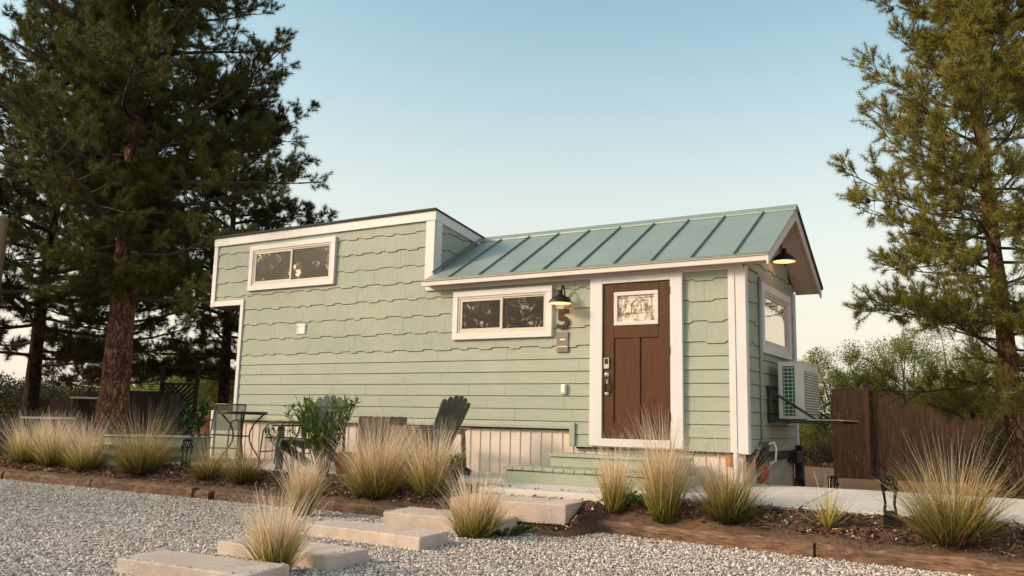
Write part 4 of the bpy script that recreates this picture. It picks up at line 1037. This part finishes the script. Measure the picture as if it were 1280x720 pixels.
# ------------------------------------------------------------------ pines
def tufts(rng, P, D, n, L0, L1, w):
    N_ = len(P); p = np.repeat(P,n,0); d = np.repeat(D,n,0); m = len(p)
    r = rng.normal(size=(m,3)); ax = d*rng.uniform(.1,1.0,m)[:,None] + r*.70; ax[:,2] += .14; ax /= np.linalg.norm(ax,axis=1)[:,None]
    s = np.cross(ax,rng.normal(size=(m,3))); s /= np.linalg.norm(s,axis=1)[:,None]
    l = rng.uniform(L0,L1,m)[:,None]
    V = np.stack([p-s*w*.5,p+s*w*.5,p+ax*l],1).reshape(-1,3)
    tip = np.repeat(np.repeat(rng.uniform(0,1,N_)*.7,n)+rng.uniform(0,.3,m),3)
    return V, np.arange(m*3).reshape(-1,3), tip
def pine(seed, label, loc, H_, lean, r0, z0, env, nprim, nsec, ntw, ntuft, nneed, nl, nw, mats, ncone=0, cat='tree', group='pine trees', droop=0.0, prim_r=.045, short=0):
    rng = np.random.default_rng(seed)
    t = thing('pine_tree',label,cat,loc,0,group)
    def tp(z):
        f = z/H_; return np.array([lean[0]*f+.10*math.sin(f*5+seed),lean[1]*f+.08*math.sin(f*4+1+seed),z])
    mb = MB(); zz = np.linspace(-.2,H_,22); mb.tube([tp(z) for z in zz],[r0*((1-.86*max(0,z)/H_)+.25*math.exp(-max(0,z)/.35))*(1+rng.normal(0,.03)) for z in zz],14)
    mb.build('trunk',mats[0],t,smooth=True)
    lb = MB(); P = []; D = []; allc = []
    for i in range(nprim+short):
        f = (i+rng.uniform(0,1))/nprim if i < nprim else (i-nprim+rng.uniform(0,1))/short*.8; z = z0+(H_-z0)*f**.92; az = i*2.39996+rng.normal(0,.35)
        Rr = env((z-z0)/(H_-z0),az)*rng.uniform(.72,1.12)
        if i >= nprim: Rr *= rng.uniform(.28,.6)
        if Rr < .15: continue
        el = math.radians(-8+ 50*f + rng.normal(0,9)) - droop*(1-f)
        pts = [tp(z)]; n = 7; d = np.array([math.cos(az)*math.cos(el),math.sin(az)*math.cos(el),math.sin(el)])
        for k in range(n):
            d = d + np.array([rng.normal(0,.09),rng.normal(0,.09),rng.normal(.035,.06)]); d /= np.linalg.norm(d); pts.append(pts[-1]+d*Rr/n)
        rr = prim_r*(Rr/3.0+.25)
        lb.tube(pts,[max(.006,rr*(1-.88*k/n)) for k in range(n+1)],6)
        for j in range(nsec):
            u = .12+.88*(j+rng.uniform(0,1))/nsec; q = min(n-1,int(u*n)); fr = u*n-q
            b = pts[q]*(1-fr)+pts[q+1]*fr; pd = pts[q+1]-pts[q]; pd /= np.linalg.norm(pd)
            sgn = 1 if j%2 else -1; ang = sgn*math.radians(rng.uniform(30,75))
            d2 = np.array([pd[0]*math.cos(ang)-pd[1]*math.sin(ang),pd[0]*math.sin(ang)+pd[1]*math.cos(ang),pd[2]+rng.normal(.12,.25)]); d2 /= np.linalg.norm(d2)
            l2 = Rr*rng.uniform(.16,.34)*(1.1-.55*u)+.14
            sp = [b]; m = 4
            for k in range(m):
                d2 = d2+np.array([rng.normal(0,.14),rng.normal(0,.14),rng.normal(.06,.10)]); d2 /= np.linalg.norm(d2); sp.append(sp[-1]+d2*l2/m)
            lb.tube(sp,[.014*(1-.7*k/m)*max(.6,Rr/3) for k in range(m+1)],4,False)
            allc.append(sp[2])
            for k in range(ntw):
                uu = rng.uniform(.3,1); q2 = min(m-1,int(uu*m)); b2 = sp[q2]+(sp[q2+1]-sp[q2])*(uu*m-q2)
                d3 = d2+rng.normal(0,.65,3); d3[2] += .15; d3 /= np.linalg.norm(d3); l3 = rng.uniform(.12,.34)
                e3 = b2+d3*l3
                lb.tube([b2,e3],[.005,.003],3,False)
                for x in range(ntuft):
                    v = .35+.65*(x+1)/ntuft; P.append(b2+(e3-b2)*v); D.append(d3)
            P.append(sp[-1]); D.append(d2)
    lb.build('limbs',M['twig'],t)
    V,F,tip = tufts(rng,np.array(P),np.array(D),nneed,nl*.7,nl*1.2,nw); np_obj('crown',V,F,mats[1],t,{'tip':tip})
    if ncone:
        cm = MB(); cm.lathe([(.001,-.045),(.022,-.035),(.032,-.01),(.028,.02),(.014,.042),(.001,.05)],(0,0,0),9); first = None
        for k in range(ncone):
            c = allc[rng.integers(len(allc))]+rng.normal(0,.05,3)-np.array([0,0,.05])
            if first is None: first = o = cm.build('cone',M['cone'],t,smooth=True)
            else: o = first.copy(); COL.objects.link(o)
            o.parent = t; o.location = c; o.rotation_euler = tuple(rng.uniform(0,3,3)); o.scale = (1.25,1.25,1.25)
    return t
def env_left(f, az):
    base = 4.1*(1-.30*f) if f > .12 else 3.3+6*f
    return base*(1-.72*max(0,f-.6)/.4)
pine(101,'large pine with thick reddish trunk standing behind the galvanised trough',(-13.0,.62,.1),14.0,(-.1,.2),.30,3.3,env_left,80,12,10,4,24,.105,.0072,(M['bark'],M['needle']),70,droop=.12,short=54)
def env_right(f, az):
    return float(np.interp(f,[0,.15,.33,.5,.62,.75,1],[1.6,1.75,2.05,1.75,1.40,1.0,.25]))
pine(102,'slender pine with sunlit olive needles at the right edge beyond the path',(2.56,3.75,.08),9.6,(.0,.0),.145,1.3,env_right,98,9,9,4,20,.095,.0068,(M['bark'],M['needle_lit']),60,prim_r=.03,short=8)
def env_bg(f, az): return 3.3*(1-.55*f)*(.75+.5*min(1,f*5))
bgp = pine(103,'dark pine with a bare lower trunk near the left edge, behind the pale cart',(-17.25,1.55,.1),10.5,(.2,.2),.19,1.9,env_bg,66,10,8,4,15,.16,.0135,(M['bark_shaded'],M['needle_shaded']),0,group='dark pines behind the yard')
def bg_copy(label, loc, rz, sc):
    c = copy_tree(bgp); c.location = loc; c.rotation_euler = (0,0,rz); c.scale = (sc,sc,sc); c['label'] = label
bg_copy('dark pine whose trunk shows under the overhanging loft end of the house',(-14.25,4.55,.1),1.9,.84)
bg_copy('dark pine close behind the big reddish trunk, mostly hidden by it',(-19.4,5.2,.1),3.6,.80)
bg_copy('dark pine at the far left whose boughs hang in from the edge',(-17.4,-1.9,.1),5.0,.62)
# pines on the near side of the yard, seen only mirrored in the windows
for i,(x,y,rz,sc) in enumerate(((-13.2,-18,.4,.80),(-17.5,-20.5,2.2,.85),(-29.6,-20,4.0,1.12),(-9.5,-27,.9,.8),(-27.2,-21.5,1.1,1.05))):
    c = copy_tree(bgp); c.location = (x,y,0); c.rotation_euler = (0,0,rz); c.scale = (sc,sc,sc)
    c['label'] = 'dark pine across the yard mirrored in the house windows'; c['group'] = 'pines mirrored in the windows'

# ------------------------------------------------------------------ bushes behind
def bush(seed, name, label, loc, w, h, ncl, per, ll, lw, m, group=None, cat='shrub', trunk=True):
    rng = np.random.default_rng(seed); t = thing(name,label,cat,loc,0,group)
    a = rng.uniform(0,2*np.pi,ncl); rr = rng.uniform(.1,1,ncl)**.55; el = rng.uniform(.12,1,ncl)
    C = np.stack([np.cos(a)*rr*w/2*np.sqrt(np.clip(1-(el-.35)**2*1.6,.1,1)),np.sin(a)*rr*w/2*.8,h*el*(1-.35*rr**2)],1)
    mb = MB()
    for c in C[::3]:
        mid = c*np.array([.35,.35,.55])+rng.normal(0,.06,3); mb.tube([(c[0]*.06,c[1]*.06,-.05),mid,c],[.03*h/2,.016*h/2,.006],5,False)
    mb.build('stems',M['twig'],t)
    V,F,tip = leaf_cloud(rng,C,rng.uniform(.10,.24,ncl)*w*.55,per,ll,lw); np_obj('foliage',V,F,M[m],t,{'tip':tip})
    return t
BG = 'mesquite bushes behind the fence'
bush(201,'mesquite_bush','bright green mesquite right of the air conditioner, left of the fence end',(-2.0,16.5,0),3.4,3.7,110,420,.07,.024,'mesquite',BG)
bush(202,'mesquite_bush','light green mesquite above the fence post',(-.2,17.2,0),3.8,4.1,120,420,.07,.024,'mesquite',BG)
bush(203,'mesquite_bush','loose tall mesquite with bare twigs above the fence beside the pine',(1.0,19.5,0),4.4,5.2,100,260,.07,.024,'mesquite',BG)
bush(204,'mesquite_bush','low green bush seen over the fence under the pine boughs',(2.1,15.0,0),2.8,3.3,90,380,.07,.024,'mesquite',BG)
bush(205,'mesquite_bush','mesquite at the far right behind the pine trunk',(4.6,15.5,0),4.2,3.2,100,380,.07,.024,'scrub',BG)
bush(208,'scrub_bush','dark undergrowth at the foot of the right pine before the fence',(2.9,6.6,.1),2.6,1.5,80,220,.07,.022,'needle_shaded')
bush(206,'scrub_bush','small dry bush on red dirt between house and fence',(-1.9,13.2,0),1.5,.95,40,100,.06,.02,'scrub')
bush(207,'scrub_bush','dark low scrub at the far end of the dirt strip beside the house',(-3.2,18.2,0),2.2,1.4,50,110,.07,.025,'scrub')
LB = 'scrub bushes across the left background'
k = 0
for (u_,dist,w,h,lab,m) in ((20,36,6,2.6,'olive scrub left of the thin dark trunk','scrub'),(80,42,7,2.4,'wide olive scrub between the two left trunks','scrub'),
        (110,33,3,2.0,'small scrub just left of the big pine trunk','scrub'),(190,38,6.5,4.4,'tall yellow-green mesquite right of the big pine trunk','mesquite'),
        (232,33,5,3.8,'yellow-green mesquite above the lattice screen','mesquite'),(262,42,7,3.2,'scrub behind the dark trunk by the loft end','scrub'),(300,36,5,3.4,'scrub under the loft overhang','scrub')):
    v_ = 500; d = fwv + Rv*((u_-640)/1064.855) - Uv*((v_-360)/1064.855); q = CP+d*dist; k += 1
    bush(220+k,'scrub_bush' if m=='scrub' else 'mesquite_bush',lab,(round(q.x,1),round(q.y,1),0),w,h,90,260,.13,.05,m,LB)
# far tree line and dry field
rng = np.random.default_rng(300); n = 420
ang = rng.uniform(-1.35,.35,n); dist = rng.uniform(70,120,n)
C = np.stack([CP[0]+np.sin(ang)*dist,CP[1]+np.cos(ang)*dist,rng.uniform(0,2.6,n)],1)
V,F,tip = leaf_cloud(rng,C,rng.uniform(1.0,2.4,n),60,.55,.25); struct(np_obj('far_woodland',V,F,M['scrub'],attrs={'tip':tip*.8}),'stuff')
n = 9000; x = rng.uniform(-45,-12,n); y = rng.uniform(4,45,n); hgt = rng.uniform(.25,.75,n); a = rng.uniform(0,6.3,n); w = .05
P = np.stack([x,y,np.full(n,.1)],1); s_ = np.stack([np.cos(a),np.sin(a),0*a],1)*w
V = np.stack([P-s_,P+s_,P+np.stack([rng.normal(0,.15,n),rng.normal(0,.15,n),hgt],1)],1).reshape(-1,3)
struct(np_obj('dry_field_grass',V,np.arange(3*n).reshape(-1,3),M['fieldgrass'],attrs={'tip':np.tile([0,0,1.0],n)}),'stuff')

# ------------------------------------------------------------------ fence on the right
fn = thing('wooden_fence','dark brown stained board fence right of the house, half shaded by the pine','fence',(-.59,8.3,.05))
def fpt(s): return Vector((s, .17*s, 0))
mb = MB(); rg = random.Random(8); s = 0; bw = .142
bi = 0
while s < 6.2:
    p = fpt(s); q = fpt(s+bw-.001); top = 1.83+rg.uniform(-.02,.015)
    mb.bar((p+q)/2+Vector((0,0,.0)), (p+q)/2+Vector((0,0,top)), bw-.001, .018+.004*(bi%2), up=Vector((-.17,1,0)))
    s += bw; bi += 1
mb.build('boards',M['fence'],fn)
for s in (.66,3.0,5.4):
    p = fpt(s)+Vector((.0,-.06,0)); mb = MB(); mb.box(p.x-.045,p.x+.045,p.y-.045,p.y+.045,0,1.89); po = mb.build('fence_post',M['fence'],fn,bevel=.006)
    mb = MB(); mb.box(p.x-.06,p.x+.06,p.y-.06,p.y+.06,1.891,1.915); mb.prism([(p.x-.05,p.y-.05,1.915),(p.x+.05,p.y-.05,1.915),(p.x+.05,p.y+.05,1.915),(p.x-.05,p.y+.05,1.915)],(0,0,.02)); mb.build('post_cap',M['black'],po,bevel=.006)
mb = MB()
for z in (.35,1.5): mb.bar(fpt(0)+Vector((0,.03,z)),fpt(6.2)+Vector((0,.03,z)),.04,.09)
mb.build('rail',M['fence'],fn)

# ------------------------------------------------------------------ things in the dim yard at the left
pl = thing('utility_pole','tan leaning wooden pole at the left edge of the photo','pole',(-14.42,-1.15,.1))
mb = MB(); mb.tube([(0,0,-.3),(0,0,1.2),(.02,0,3.4),(.03,.01,4.75)],[.20,.195,.185,.18],16); mb.build('pole_shaft',M['pole'],pl,smooth=True)
mb = MB(); mb.lathe([(.20,0),(.222,0),(.222,.06),(.20,.06)],(.01,0,2.52),16); mb.build('clamp',M['black'],pl)
ls = thing('lattice_screen','dark wooden screen with lattice panel and open frame behind the trough plant','screen',(-14.55,3.05,.1),math.radians(30))
mb = MB()
for x,h in ((-.85,1.85),(-.02,2.05),(.80,2.05)): mb.box(x-.04,x+.04,-.04,.04,0,h)
mb.box(-.89,-.06,-.035,.035,1.851,1.91); mb.box(-.10,.88,-.035,.035,2.051,2.12); mb.box(.02,.76,-.03,.03,1.66,1.71)
mb.build('frame',M['darkwood'],ls)
mb = MB()
for k in range(-6,9):
    for sg in (1,-1):
        x0 = k*.12; pts = []
        z0_,z1_ = .9,1.66
        a = Vector((x0,0,z0_)); b = Vector((x0+sg*(z1_-z0_),0,z1_))
        # clip to the panel
        def cl(p,q,lo,hi):
            d = q-p
            ts = [0,1]
            if abs(d.x) > 1e-6:
                t0,t1 = (lo-p.x)/d.x,(hi-p.x)/d.x; ts = [max(0,min(t0,t1)),min(1,max(t0,t1))]
            return (p+d*ts[0],p+d*ts[1]) if ts[1]-ts[0] > .02 else None
        c = cl(a,b,.02,.76)
        if c: mb.bar(c[0]+Vector((0,.006*sg,0)),c[1]+Vector((0,.006*sg,0)),.010,.055,up=Vector((0,0,1)) if False else Vector((0,1,0)).cross(c[1]-c[0]))
mb.build('lattice_panel',M['darkwood'],ls)
mb = MB(); mb.box(-.81,-.06,-.02,.02,.05,1.50); mb.box(.02,.76,-.02,.02,.05,.9); mb.build('solid_panel',M['darkwood'],ls)
plank_box('dark_bin','near black wooden bin right behind the big pine trunk',(-13.75,2.25,.1),.95,.6,1.42,math.radians(30),M['darkwood'],'bin')
plank_box('brown_cabinet','brown boarded cabinet left of the big pine trunk',(-14.6,.85,.1),.62,.5,1.26,math.radians(30),M['browncloth'],'cabinet')
tt = thing('side_table','pale topped table beside the brown cabinet, left of the pine trunk','table',(-14.15,1.0,.1),math.radians(30))
mb = MB(); mb.box(-.30,.30,-.25,.25,1.26,1.30); mb.build('tabletop',M['greytop'],tt,bevel=.005)
for sx in (-1,1):
    for sy in (-1,1):
        mb = MB(); mb.box(sx*.26-.015,sx*.26+.015,sy*.21-.015,sy*.21+.015,0,1.26); mb.build('leg',M['steel'],tt)
db = thing('speaker_box','small black box on the pale topped table','box',(-14.08,1.02,1.402),math.radians(30)); mb = MB(); mb.box(-.10,.10,-.08,.08,0,.125); mb.build('case',M['black'],db,bevel=.01); mb = MB(); mb.box(-.085,.085,-.088,-.08,.015,.11); mb.build('front_grille',M['darkwood'],db)
ct = thing('metal_cart','low pale rimmed metal cart behind the leftmost grasses','cart',(-12.25,-1.0,.14),math.radians(30))
mb = MB(); mb.box(-.33,.33,-.25,.25,.80,.82); mb.build('tray',M['steel'],ct); mb = MB(); ring(mb,lambda s,z,d:(s,z,.82+d),-.35,.35,-.27,.27,(.02,)*4,0,.03); mb.build('rim',M['greytop'],ct)
for sx in (-1,1):
    for sy in (-1,1):
        mb = MB(); mb.tube([(sx*.32,sy*.24,.80),(sx*.32,sy*.24,0)],.013,8); mb.build('leg',M['steel'],ct)
mb = MB(); mb.box(-.30,.30,-.22,.22,.30,.315); mb.build('shelf',M['darkwood'],ct)
plank_box('black_planter','black box planter at the left edge behind the first grass',(-12.75,-1.35,.14),.75,.5,.80,math.radians(30),M['darkwood'],'planter')
bp_ = thing('clay_pots','stack of reddish terracotta pots between trough plant and sling chair','pots',(-9.35,.10,.14))
mb = MB(); mb.lathe([(.001,0),(.15,0),(.19,.25),(.20,.28),(.17,.28),(.14,.30),(.18,.55),(.19,.60),(.15,.61),(.13,.64),(.17,.88),(.18,.95),(.12,.95),(.001,.90)],(0,0,0),20); mb.build('pot_stack',M['terracotta'],bp_,smooth=True)
